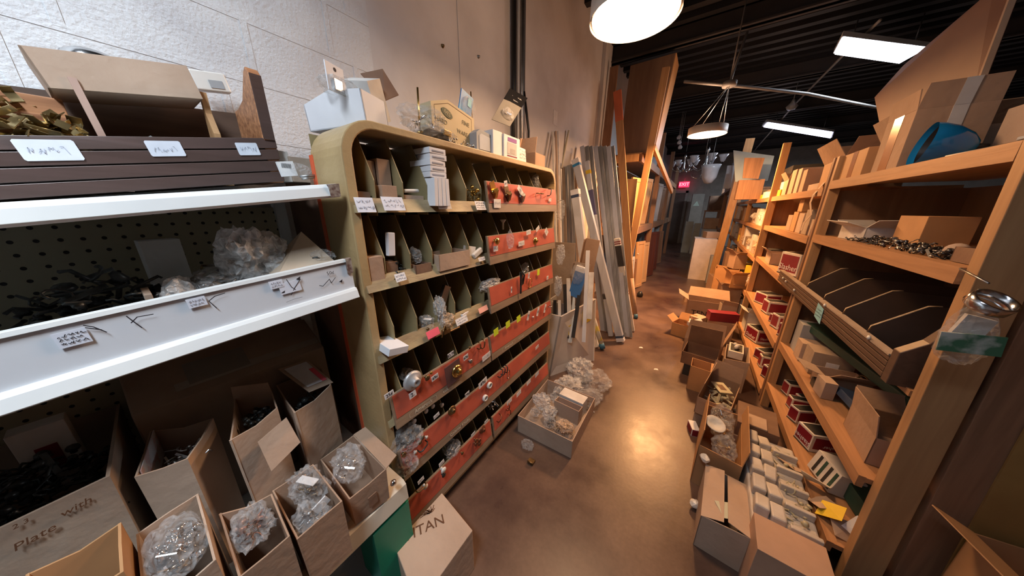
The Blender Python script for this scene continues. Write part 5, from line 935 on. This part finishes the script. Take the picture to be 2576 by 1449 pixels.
A=[at(px,py,Y=5.6) for px,py in ((1873,397),(1924,397),(1908,450),(1868,448))]; zz=min(A[2].z,A[3].z); xs=A[3].x; solidbox('rough wooden crate under the brown veneer panel on the far top shelf',(xs+.12,5.75,1.742),0,.30,.22,zz-1.744,OLDW,name='wooden_crate',cat='crate'); tag(MB().slab(A,(0,.02,0)).build('veneer_sheet',OLDW),'square brown veneer panel standing above the far right shelf','panel')
A=[at(px,py,Y=6.0) for px,py in ((1845,378),(1948,392),(1930,460),(1850,455))]; A[2].z=A[3].z=zz; tag(MB().slab(A,(0,.02,0)).build('pale_blue_panel',mat('pale_blue_panel',(.32,.45,.55),.5)),'large pale blue panel standing behind the brown veneer one','panel')
# the leaning 2x4 by the far rack
a=Vector((.40,6.9,0)); b=at(1888,348,Y=6.5); strip_('tall bright pine stud standing in front of the far right rack',a,b,.12,.04,PINE,'pine_stud','wood stud',(0,1,0))
# bay 1, shelf at 1.43
z=1.432
t=carton('crushed white carton at the left of the upper shelf, first bay',(.82,2.42,z),.1,.16,.24,.075,WHT2,flaps={'-y':60,'+y':70,'-x':70},fl=.08,seed=21)
t=rbx('plain upright brown carton in the middle of the upper shelf',1.97,2.17,z,.14,.13,.1,mat('orange_kraft',(.50,.27,.12),.7))
heap('black and chrome cabinet pulls strewn along the upper shelf front',(.775,1.99,z),(.05,.40,.035),260,101,mat('black_chrome',(.06,.06,.06),.3,.7,col2=(.4,.4,.4),scale=60,thr=(.55,.6)),s=.018)
tag(MB().lathe([(0,0),(.028,0),(.03,.012),(.025,.03),(0,.032)],(.80,1.72,z+.02),(-.6,-.7,.2),16).build('tan_stopper',K2),'round tan cap lying among the black pulls','cap')
rbx('brown carton with hardware at the right end of the upper shelf',1.47,1.60,z,.05,.2,.03,K4,kind='open'); rbx('dim carton at the back of the upper shelf',1.6,1.95,z,.17,.12,.4,K3); rbx('second dim carton at the back right of the upper shelf',1.45,1.58,z,.16,.12,.42,K3)
t=rbx('small dark round-topped box near the tan cap',1.62,1.69,z,.05,.06,.12,K4)
# slatted tray
TX=.655; ty0,ty1=1.49,3.20
tr=thing('slatted_tray','brown slat-fronted tray with angled dividers and a blue note, right rack','bin',(.9,2.3,1.0))
for k in range(4): MB().box(TX,TX+.012,ty0,ty1,1.002+.0225*k,1.002+.0225*k+.0180).build('front_slat',BROWNT,tr,bevel=.001)
MB().box(TX+.012,TX+.02,ty0,ty1,1.0,1.088).build('front_backing',BLK,tr); MB().box(TX-.004,TX+.024,ty0,ty1,1.089,1.096).build('top_edge',K3,tr); MB().box(TX+.02,1.2,ty0,2.74,1.002,1.008).build('bottom',TRAYIN,tr); MB().box(1.19,1.2,ty0,2.74,1.002,1.3).build('back_board',TRAYIN,tr)
for y in (1.72,1.97,2.24,2.55):
    MB().slab([(TX+.02,y,1.008),(TX+.02,y,1.10),(TX+.024,y,1.125),(TX+.14,y,1.235),(TX+.16,y,1.24),(1.19,y,1.235),(1.19,y,1.008)],(0,.006,0)).build('divider',TRAYIN,tr)

    MB().tube([(TX+.018,y+.003,1.09),(TX+.022,y+.003,1.126),(TX+.14,y+.003,1.238),(TX+.17,y+.003,1.243)],.0035,5).build('divider_edge',KEDGE,tr)
MB().slab([(TX,ty0,.995),(TX,ty0,1.12),(TX+.05,ty0,1.17),(TX+.10,ty0,1.275),(TX+.5,ty0,1.275),(TX+.5,ty0,.995)],(0,-.04,0)).build('end_block',BROWNT,tr,bevel=.003)
q=at(2060,787,X=TX-.003); bn_=MB().slab([(TX-.003,q.y-.055,q.z-.05),(TX-.003,q.y+.05,q.z-.035),(TX-.003,q.y+.055,q.z+.045),(TX-.003,q.y-.04,q.z+.035)],(.0012,0,0)).build('blue_note',SKY,tr); scribble(MB(),(TX-.0035,q.y,q.z),(0,-1,0),(0,0,1),Vector((-1,0,0)),.08,.05,3,6,.0022).build('handwriting',INK,bn_)
for px,py in ((1970,700),(1977,708),(1998,730),(2075,768),(2195,828)): q=at(px,py,X=TX-.006); tag(MB().lathe([(0,0),(.008,.002),(.01,.008),(0,.012)],(TX-.001,q.y,min(q.z,1.1)),(-1,0,0),8).build('glass_bead',CER),'tiny white crumb-like knob stuck along the slatted tray edge','knob','tiny knobs along the tray edge')
# bay 1 shelf .60
z=.602
rbx('dark grey box with a white corner at the left of the lower middle shelf',2.58,2.70,z,.22,.15,.02,GREY,side='-y'); 
rbx('tan printed carton leaning beside the dark grey box',2.45,2.56,z,.13,.2,.01,K2); rbx('brown upright carton with tag on the lower middle shelf',2.28,2.42,z,.15,.18,.02,K3,facem=PAPER,side='-y',fin=.35)
carton('tan torn open carton with loose flap on the lower middle shelf',(RX+.14,2.16,z),.15,.18,.13,.09,K2,flaps={'-x':70,'-y':50},fl=.1,seed=31)
t=thing('foam_roll','long dark green-black foam strip lying over the cartons under the tray','foam strip',(.9,2.0,z+.16)); MB().beam((.80,2.66,z+.20),(.98,1.55,z+.17),.10,.05).build('foam',GRNB,t,bevel=.008)
solidbox('flat navy box lying tilted on the lower middle shelf',(RX+.14,1.93,z+.03),.2,.10,.20,.035,NAVY,tilt=(.1,.25)); solidbox('long pale tan carton beside the navy box',(RX+.27,1.80,z+.05),.15,.06,.26,.05,K2,tilt=(.05,.2)); solidbox('grey printed box near the near post on the lower middle shelf',(RX+.36,1.62,z+.06),.1,.10,.18,.07,GREY,tilt=(.0,.2)); solidbox('yellow-tan small upright carton on the lower middle shelf edge',(RX+.05,2.03,z),.1,.05,.09,.10,K2)
bc=carton('big open brown carton beside the near post on the lower middle shelf',(RX+.21,1.64,z),-.06,.32,.26,.125,K1,flaps={'+y':35,'-x':8},fl=.09,seed=33,notch=.02); rbx('black-fronted small carton with round hole at the middle shelf',2.08,2.14,z,.05,.06,-.0,BLKB)
heap('loose odds and ends in the shadow under the slatted tray',(RX+.33,2.2,z+.04),(.12,.35,.1),70,103,ABR,s=.03)
# bay 1 shelf .23 : red boxes etc
z=.232
def redbox(label,y0,y1,z,h,depth,dx=0,rz=0,txt=None,flip=False,name='red_box'):
    L_=(y1-y0)*.55; rz=rz+.3; t=solidbox(label,(RX+.045+dx+depth/2,(y0+y1)/2,z),rz,depth,L_,h,WHT2,name=name); a,b=depth/2,L_/2
    MB().box(-a*.9,a*.9,-b*.8,b*.8,h,h+.0015).build('dark_top_panel',BLKB,t,local=True)
    MB().box(-a-.0015,-a,-b*.86,b*.86,h*.16,h*.9).build('red_panel',REDB,t,local=True); MB().box(-a*.86,a*.86,-b-.0015,-b,h*.2,h*.86).build('red_end_panel',REDB,t,local=True); MB().box(-a-.0018,-a,-b,b,0,h*.05).build('black_line',BLKB,t,local=True)
    if txt:
        M=MW[t.name]; s=-1 if flip else 1; u=(M.to_3x3()@Vector((0,-1,0)))*s; v=Vector((0,0,1))*s
        text(txt,h*.36,M@Vector((-a-.0022,0,h*.34)),u,v,WHT,t); 
        u=(M.to_3x3()@Vector((1,0,0)))*s; text(txt,h*.26,M@Vector((0,-b-.0022,h*.4)),u,v,WHT,t)
    return t
redbox('large red and white lettered box at the front of the bottom shelf, first bay',1.99,2.2,z,.115,.2,.0,.05,'Slasher',True)
redbox('red and white box opened at the top, behind the large red one',2.26,2.38,z,.10,.12,.0,.2); redbox('crushed red-edged box in the row of the bottom shelf',2.42,2.52,z,.085,.14,.02,-.1); redbox('red box at the far end of the first bay bottom shelf',2.60,2.73,z,.10,.15,.03,0); redbox('second red box beside the far one on the bottom shelf',2.50,2.58,z,.09,.2,.06,.1)
t=solidbox('black and white lettered carton leaning on the bottom shelf',(RX+.10,1.80,z),.25,.10,.16,.12,WHT2,tilt=(0,.2)); 
for k in range(4): MB().box(-.0515,-.05,-.07+.035*k,-.055+.035*k,.01,.11).build('dark_stripe',BLKB if k%2 else GRNB,t,local=True)
solidbox('long dark green box lying along the bottom shelf',(RX+.20,1.68,z+.01),.12,.13,.34,.09,GRNB); solidbox('second dark green box behind the long one',(RX+.34,1.85,z),.1,.1,.3,.12,GRNB)
for k in range(7):
    o=tag(MB().slab([(0,0,0),(.09,.01,.01),(.08,.10,.05+.01*(k%3)),(-.01,.08,.02)],(0,0,.002)).build('torn_paper',[K2,PAPER,K2,YEL,K2,WHT2,K2][k]),'torn tan and yellow paper pieces on the near end of the bottom shelf','paper','torn papers on the bottom shelf'); o.location=(RX+.03+.03*(k%3),1.46+.055*k,z+.01+.015*(k%2)); o.rotation_euler=(.3*(k%2),.4,-k*.7)
# bay 2 and on
red2=[('big dark red box with white border in the second bay middle shelf',3.25,3.85,1.022,.21,.2,.0,'Slasher')]
redbox(*red2[0][:1],3.25,3.65,1.022,.20,.30,.0,.1,'Slasher')
rbx('small tan open carton left of the big dark red box',3.95,4.2,1.022,.12,.15,0,K2,kind='open',flaps={'-x':50}); rbx('black cylinder-like box at the left of the middle shelf, second bay',4.3,4.5,1.022,.12,.12,.05,BLKB)
for k,(y0,y1,h_,rz_,lb) in enumerate(((3.95,4.25,.13,.2,'white-edged red box first on the lower shelf of the second bay'),(3.62,3.85,.14,-.1,'white carton with red end on the lower shelf of the second bay'),(3.42,3.52,.08,.3,'small red box fallen forward on the lower shelf of the second bay'),(3.2,3.38,.13,0,'red box leaning by the post on the lower shelf of the second bay'),(3.05,3.15,.12,.3,'last crushed red box by the post on the lower shelf'))): redbox(lb,y0,y1,.542,h_,.16,.0,rz_)
for k,(y0,y1,h_,rz_,lb) in enumerate(((3.85,4.25,.16,.1,'large red and white box on the floor-level shelf of the second bay'),(3.45,3.65,.10,.3,'small red box on the floor-level shelf'),(3.28,3.42,.12,-.2,'tilted red box beside it on the floor-level shelf'),(3.05,3.22,.12,.2,'crushed white and red carton by the post at floor level'))): redbox(lb,y0,y1,.097,h_,.18,.0,rz_,'Slasher' if k==0 else None)
rbx('crumpled white carton on top of the large floor-level red box',4.28,4.55,.097,.24,.15,0,WHT2,kind='open',flaps={'-x':60,'-y':30})
for k,(y0,y1,h_,m_,lb) in enumerate(((3.55,3.7,.14,K1,'orange upright carton in the second bay upper shelf'),(3.4,3.54,.17,mat('orange_kraft',(.50,.27,.12),.7),'orange carton stack base in the second bay upper shelf'),(3.22,3.36,.16,K2,'tan carton leaning in the second bay upper shelf'),(3.05,3.18,.19,K3,'tall grey-brown carton by the post in the second bay upper shelf'),(2.9,3.0,.12,K2,'yellowish carton at the post in the second bay upper shelf'))): rbx(lb,y0,y1,1.407,h_,.18,0,m_)
solidbox('orange carton sitting on the stack base in the second bay upper shelf',(RX+.115,3.47,1.58),0,.15,.13,.10,MATS['orange_kraft'])
# hanging strip from top shelf
P=[at(px,py,X=RX-.012) for px,py in ((2052,470),(2046,490),(2038,510),(2040,540),(2022,560),(2015,580))]; P[0]=Vector((RX+.03,P[0].y,1.80)); s=MB()
for a,b in zip(P,P[1:]): s.slab([a+Vector((0,-.02,0)),a+Vector((0,.02,0)),b+Vector((0,.02,0)),b+Vector((0,-.02,0))],(.002,0,0))
tag(s.build('curled_strip',K2),'curled tan paper strip hanging from the top shelf at the second bay','paper strip')
# far bays: many small things
rd=random.Random(11); FM=[K1,K2,WHT2,PAPER,YEL,MATS['orange_kraft'],K3,WHT2]; fn=['brown carton','tan carton','worn white carton','white box','yellow box','orange carton','dusty carton','pale carton']
bn=['near half','far half']; sn=['floor-level','lower','middle','upper']
for bi,(y0,y1) in enumerate(((4.75,6.55),(6.68,8.5))):
    for si,z in enumerate(bay3[:4]):
        y=y0; k=0
        while y<y1-.2:
            w_=rd.uniform(.16,.34); h_=rd.uniform(.12,.32); i=rd.randrange(8)
            rbx('%s, %s on the %s shelf of the %s bay past the third post'%(fn[i],['first','second','third','fourth','fifth','sixth','seventh','eighth','ninth'][k],sn[si],['lit','far'][bi]),y,min(y+w_,y1),z,h_,rd.uniform(.12,.2),rd.uniform(0,.03),FM[i],kind='solid',rz=rd.uniform(-.1,.1)); y+=w_+rd.uniform(.04,.1); k+=1
for k in range(10):
    y=4.8+.18*k; bag('small clear or white bag in the lit rack bay, %s from the post'%['first','second','third','fourth','fifth','sixth','seventh','eighth','ninth','tenth'][k],(RX+.04,y,[.66,1.10,1.50,.2][k%4]),(.04,.07,.05),110+k,BAGT if k%2 else BAGM,amp=.35)
rk2=thing('dark_rack','dark rack with red-brown doors beyond the pine rack on the right','shelving rack',(.9,10.5,0))
for y in (8.7,10.6,12.5):
    MB().box(.5,.58,y-.03,y+.03,0,2.6).build('post',OLDW,rk2)
for z in (1.0,2.05): MB().box(.5,1.3,8.7,12.5,z,z+.05).build('shelf_board',OLDW,rk2)
for k in range(9): cdoor('dark red-brown door number %s standing in the dark far rack'%['one','two','three','four','five','six','seven','eight','nine'][k],(.62,8.95+.4*k,1.052),.3,.9,.2+PI,DARKW if k%3 else OLDW,0)
for k in range(8): cdoor(['grey','white','pale'][k%3]+' long panel, %s in the row on the top deck of the far rack'%['first','second','third','fourth','fifth','sixth','seventh','eighth'][k],(.60,8.9+.42*k,2.102),.36,.75-.03*k,.15+PI,[GREY,mat('bluish_white',(.45,.55,.65),.5),ALUD][k%3],.1)
solidbox('white rounded fridge-like cabinet on the floor in front of the far rack',(.19,7.75,0),.05,.42,.5,.95,mat('warm_white_enamel',(.72,.62,.55),.4),cat='cabinet',name='white_cabinet')
solidbox('grey panel leaning on the side of the white cabinet',(.38,7.35,0),.05,.08,.2,.62,GREY,cat='panel',name='grey_sheet')
solidbox('brown carton on top of the white cabinet',(.28,7.9,.952),.3,.25,.25,.14,K1)
# near bay right of the post
q=at(2450,1290,Z=.62); t=carton('orange-brown open carton in the near bay at the bottom right corner',(1.06,1.18,.302),.12,.30,.34,.31,mat('orange_kraft',(.50,.27,.12),.7),flaps={'-x':60},fl=.12)
MB().slab([(.92,1.376,.302),(1.24,1.376,.302),(1.24,1.376,1.68),(.86,1.376,1.68)],(0,-.006,0)).build('yellow_lit_ply',mat('yellow_lit_plywood',(.36,.22,.07),.6,col2=(.28,.16,.05)),rk)  # near face of the partition, its yellow light put into the sheet's colour
q=at(2472,740,Y=1.27); t=thing('hanging_hardware_pack','hanging clear pack with a chrome ring and green card beside the near post','blister pack',q)
MB().lathe([(.035,0),(.038,.004),(.038,.03),(.033,.03),(.033,.004)],(q.x,q.y-.02,q.z-.03),(.2,-.5,.8),24).build('chrome_ring',CHROME,t)
blob(MB(),(q.x+.01,q.y,q.z-.12),(.045,.03,.09),121,.2).build('film',BAG,t); MB().obox((q.x+.005,q.y-.01,q.z-.09),(.05,.012,.06),Matrix.Rotation(.2,3,'Y')).build('white_part',WHT2,t)
c2=at(2440,865,Y=1.24); MB().obox(c2,(.10,.004,.055),Matrix.Rotation(-.1,3,'Y')).build('green_card',mat('green_white_card',(.05,.16,.09),.4,col2=(.45,.5,.46),scale=14,thr=(.45,.55)),t); MB().tube([q+Vector((0,.0,.03)),(q.x,1.38,q.z+.05)],.003,5).build('hook',STEEL,t)
# ================================================================ FLOOR ITEMS
# carton in front of the cabinet
fc=carton('open printed carton of bagged parts on the floor before the cabinet',(-.665,1.62,0),.02,.42,.50,.145,K2,seed=41,th=.005)
pz=.075
MB().box(-.87,-.46,1.44,1.80,.006,.05).build('filling_board',K3)
bpy.data.objects['filling_board'].name='flat_card'; tag(bpy.data.objects['flat_card'],'brown flat card under the bags in the floor carton','card')
solidbox('white-lined inner box open in the floor carton',(-.60,1.76,.05),-.05,.20,.10,.13,WHT2); carton('small kraft box beside the white-lined box in the floor carton',(-.60,1.66,.05),-.05,.2,.07,.12,K2)
for k,(x,y,rx,ry,rz_,fm,ins) in enumerate(((-.80,1.62,.07,.06,.07,BAGM,None),(-.70,1.55,.05,.06,.05,BAGM,STEEL),(-.66,1.47,.04,.05,.04,BAG,DKM),(-.55,1.50,.06,.05,.04,BAGT,BRASS),(-.80,1.50,.04,.04,.03,BAG,STEEL))):
    bag(['white tissue-like bag at the left of the floor carton','milky bag in the middle of the floor carton','clear bag with a black ring in the floor carton','tan bag of small parts at the front of the floor carton','small clear bag at the left front of the floor carton'][k],(x,y,.10+rz_*.3),(rx,ry,rz_),130+k,fm,ins,amp=.35)
heap('brass screws and bits scattered in the floor carton',(-.56,1.47,.055),(.08,.06,.03),60,135,mat('mixed_brass',(.5,.4,.25),.35,.6,col2=(.7,.66,.6),scale=60,thr=(.45,.5)),s=.012)
q=at(1327,1118,Z=.03); bag('small clear packet stuck under the near side of the floor carton',(q.x,q.y,.03),(.045,.04,.03),136,BAG)
q=at(1337,1163,Z=0); tag(MB().box(q.x-.02,q.x+.02,q.y-.02,q.y+.015,0,.018).tube([(q.x-.02,q.y-.02,.02),(q.x+.02,q.y-.02,.02)],.004,6).build('hinge_piece',ABR),'small brown hinge lying on the floor in front of the floor carton','hinge')
# plastic heap
for k,(px,py,rx,ry,rz_,fm) in enumerate(((1460,935,.14,.14,.10,BAGM),(1500,960,.13,.15,.08,BAG),(1430,975,.13,.13,.08,BAGM),(1480,1000,.11,.11,.06,BAG),(1405,990,.08,.1,.07,BAGM))):
    q=at(px,py,Z=.06); bag(['topmost milky bag of the plastic heap on the floor','large clear bag at the right of the plastic heap','milky bag at the left of the plastic heap','flat clear bag at the front of the plastic heap','small milky bag against the cabinet foot in the plastic heap'][k],(max(q.x,-.74),q.y,rz_*.85+.005),(rx,ry,rz_),140+k,fm,amp=.4)
for k,(px,py) in enumerate(((1612,875),(1488,1035),(1650,930))): q=at(px,py,Z=0); tag(MB().slab([(q.x-.02,q.y-.015,.001),(q.x+.025,q.y,.001),(q.x+.01,q.y+.02,.006),(q.x-.015,q.y+.012,.003)],(0,0,.001)).build('paper_scrap',PAPER),'small pale paper scrap on the aisle floor','paper scrap','paper scraps on the aisle floor')
# right side floor cartons
KO=MATS['orange_kraft']
carton('open carton of pale switch plates on the floor against the right rack',(.345,2.36,.12),-.22,.20,.42,.14,K1,flaps={'-x':-10,'+y':20},fl=.12,seed=51,th=.005)
solidbox('closed brown carton under the carton of switch plates',(.35,2.38,0),-.22,.20,.40,.118,K3)
heap('pale yellow switch plates loose in the floor carton',(.35,2.34,.20),(.06,.14,.03),26,151,mat('ivory_plate',(.55,.52,.36),.4),'switch plates','switch_plate_pile','bar',.04)
t=solidbox('ivory frame lying on the switch plates in the floor carton',(.36,2.42,.245),.4,.09,.14,.008,MATS['ivory_plate'],cat='plate',name='switch_plate'); MB().box(-.02,.02,-.035,.035,.008,.0088).build('opening',K4,t,local=True)
carton('long flapped carton with clear bags next to the aisle',(.33,1.86,0),-.08,.20,.46,.27,KO,flaps={'-x':-4,'+x':8},fl=.10,seed=52,th=.005)
for k in range(3): bag(['far','middle','near'][k]+' clear bag in the long flapped aisle carton',(.33,2.0-.15*k,.28),(.06,.08,.06),152+k,BAG,BRASS if k else STEEL,n=16,amp=.35)
tag(MB().lathe([(0,.0),(.03,.004),(.055,.02),(.05,.022),(.03,.01),(0,.006)],(.28,1.80,.33),(.2,-.3,1),16).build('dish_stopper',CER),'small white dish-like cap on the bags in the aisle carton','cap')
solidbox('dark flat grey-sided carton behind the white foam blocks',(.53,2.12,.18),-.1,.20,.26,.10,K4); solidbox('brown carton stack base under the dark flat carton',(.53,2.12,0),-.1,.22,.28,.178,K1); solidbox('tan folded card on the dark flat carton',(.52,2.05,.282),-.1,.09,.12,.01,K2,cat='card',name='folded_card')
# foam tray
FO=mat('white_foam',(.60,.57,.53),.6,col2=(.46,.42,.37),scale=9,bump=.2)
t=thing('foam_tray','white moulded foam crate with stepped compartments on the floor by the rack','foam tray',(.565,1.66,.0),rz=-.04)
MB().box(-.13,.10,-.34,.30,0,.24).build('base',FO,t,local=True,bevel=.01)
for k in range(5):
    y=-.30+.12*k
    for j in range(2): MB().obox((-.098+.056*j,y+.05,.27-.008*j),(.052,.088,.055-.014*j),Matrix.Rotation(.10*((k+j)%3-1),3,'Z')@Matrix.Rotation(.12*((k*2+j)%3-1),3,'X')).build('foam_block',FO,t,local=True,bevel=.008)
    MB().box(-.005,.095,y,y+.02,.24,.275).build('foam_rib',FO,t,local=True,bevel=.004)
heap('glass and ivory pieces between the ribs of the foam crate',(.59,1.66,.245),(.055,.25,.02),40,156,MATS['ivory_plate'],s=.02)
solidbox('pale wooden block box at the bottom edge in front of the foam crate',(.52,1.235,.0),-.05,.22,.17,.30,mat('salmon_wood',(.50,.32,.22),.6),cat='wooden box',name='wooden_box')
t=carton('closed-flap brown carton with a paper slip at the bottom of the aisle',(.335,1.42,0),-.06,.18,.32,.21,K2,seed=55,th=.004,flaps={'+x':-80,'-x':-75},fl=.085); MB().obox((0.0,-.08,.222),(.06,.08,.001),Matrix.Rotation(.5,3,'Z')).build('paper_slip',mat('greenish_paper',(.5,.52,.4),.6),t,local=True)
for k,(x,y) in enumerate(((.245,1.60),(.235,1.47))): tag(blob(MB(),(x,y,.24 if k==0 else .03),(.025,.03,.02),160+k,.3,2).build('white_fitting',CER),['upper','lower'][k]+' white lump at the aisle edge of the flapped carton','knob')
t=carton('long dark tray carton on the floor between the far cartons',(.23,3.05,.12),-.12,.28,.30,.12,K4,flaps={'+y':-15},fl=.22,seed=56); solidbox('black plinth box under the long dark tray carton',(.22,3.02,0),-.12,.20,.24,.118,BLKB)
carton('brown carton with one big raised curved flap in the aisle',(.27,3.48,.0),-.15,.34,.30,.22,K1,flaps={'-y':-25,'+x':15},fl=.22,seed=57)
t=carton('small orange-lit torn carton in front of the dark tray',(.23,2.74,0),-.05,.15,.15,.24,KO,flaps={'+x':85},fl=.08,seed=58)
carton('tall narrow open carton against the shelf end with round bulbs',(.50,3.05,0),-.1,.17,.36,.30,K2,seed=59); solidbox('black-lined white tray inside the tall narrow carton',(.50,3.15,.24),-.1,.11,.22,.07,WHT2,facem=BLKB,side='+z',fin=.1)
for k in range(3): tag(MB().lathe([(0,-.018),(.014,-.012),(.018,0),(.014,.012),(0,.018)],(.49+.012*(k%2),3.10+.035*k,.335),seg=12).build('round_bulb',CER),'small white round bulb in the black-lined tray','bulb','white bulbs in the black-lined tray')
t=carton('brown carton printed with large handwritten-style letters across the aisle',(.30,4.55,0),.06,.50,.24,.36,K1,flaps={'+y':40,'-x':60},fl=.15,seed=60)
M=MW[t.name]; text('TENAX',.10,M@Vector((-.03,-.128,.18)),M.to_3x3()@Vector((1,0,0)),(0,0,1),INK,t); g=MB(); g.strip([(-.16,-.09),(-.1,-.13),(0,-.12),(.1,-.06),(.02,-.03)],(M.to_3x3()@Vector((1,0,0))),(0,0,1),M@Vector((-.03,-.128,.22)),.008,(0,-1,0)); g.build('swirl_print',INK,t)
redbox('dark red box lying across the cartons in the aisle heap',3.74,3.94,.30,.11,.01,0); o=[x for x in bpy.data.objects if x.get('label')=='dark red box lying across the cartons in the aisle heap'][0]
bpy.data.objects.remove(o.children[0]) if False else None
for ch in list(o.children): bpy.data.objects.remove(ch)
o.location=(.43,4.02,.27); MW[o.name]=Matrix.Translation(o.location); MB().box(-.15,.15,-.06,.06,0,.11).build('body',REDB,o,local=True,bevel=.002)
solidbox('brown carton under the dark red box',(.43,4.05,0),0,.26,.2,.268,K1)
carton('small torn open carton leaning at the aisle edge of the heap',(.05,3.95,0),-.3,.2,.2,.17,KO,flaps={'-x':50,'+y':30},fl=.1,seed=61)
solidbox('pale cut carton block in the middle of the aisle heap',(.2,4.08,.0),-.5,.14,.16,.25,K2)
carton('tan bowl-shaped carton at the right of the aisle heap',(.50,4.35,0),.1,.16,.16,.40,K3,flaps={'-y':30},seed=62)
for k in range(12):
    o=tag(MB().slab([(0,0,0),(.16,.01,.02),(.15,.07,.05),(.0,.06,.03)],(0,0,.003)).build('cardboard_scrap',[K2,K1,PAPER,KO][k%4]),'torn card and paper scraps heaped beside the far floor cartons','cardboard scrap','card scraps in the aisle heap'); o.location=(.12+.045*(k%5),3.70+.06*(k//3),.10+.03*(k%4)); o.rotation_euler=(.3*(k%3),.3*(k%2)-.2,k*1.3)
for k,(x,y,z,w_,d_,h_,rz_,m_) in enumerate(((.55,5.1,0,.25,.25,.5,.1,K1),(.5,5.4,0,.3,.25,.7,-.1,KO),(.58,5.0,.5,.18,.2,.2,.3,KO),(.56,5.8,0,.2,.3,.9,0,K4),(.3,5.2,0,.25,.2,.3,.4,K2),(.15,5.6,0,.3,.2,.12,.1,K1),(.46,6.0,0,.25,.3,.45,.2,K1),(.6,5.45,.7,.16,.18,.22,.4,K1))):
    carton(['brown carton on the floor before the lit rack bay','tall orange carton on the floor in the lit bay','small orange carton tipped on the brown one in the lit bay','dark tall carton behind the orange ones','tan carton beside the pine stud foot','flat brown carton on the floor at the stud foot','brown carton behind the pine stud','brown carton balanced on the tall orange one'][k],(x,y,z),rz_,w_,d_,h_,m_,flaps={'-x':40,'-y':60} if k in (0,2,4,7) else None,fl=.1,seed=70+k)
t=solidbox('small red and white box lying on the floor at the aisle edge',(.215,2.10,0),.3,.05,.10,.06,WHT,name='red_box',facem=REDB,side='-x,-y')
# ---------------------------------------------------------------- origins at the base of single-mesh things
for o in list(bpy.data.objects):
    if o.parent is None and o.type=='MESH' and o.get('kind')!='structure' and o.matrix_basis==Matrix.Identity(4):
        vs_=[v.co for v in o.data.vertices]
        if not vs_: continue
        c=Vector(((min(v.x for v in vs_)+max(v.x for v in vs_))/2,(min(v.y for v in vs_)+max(v.y for v in vs_))/2,min(v.z for v in vs_)))
        o.data.transform(Matrix.Translation(-c)); o.location=c
        for ch in o.children: ch.location=ch.location-c
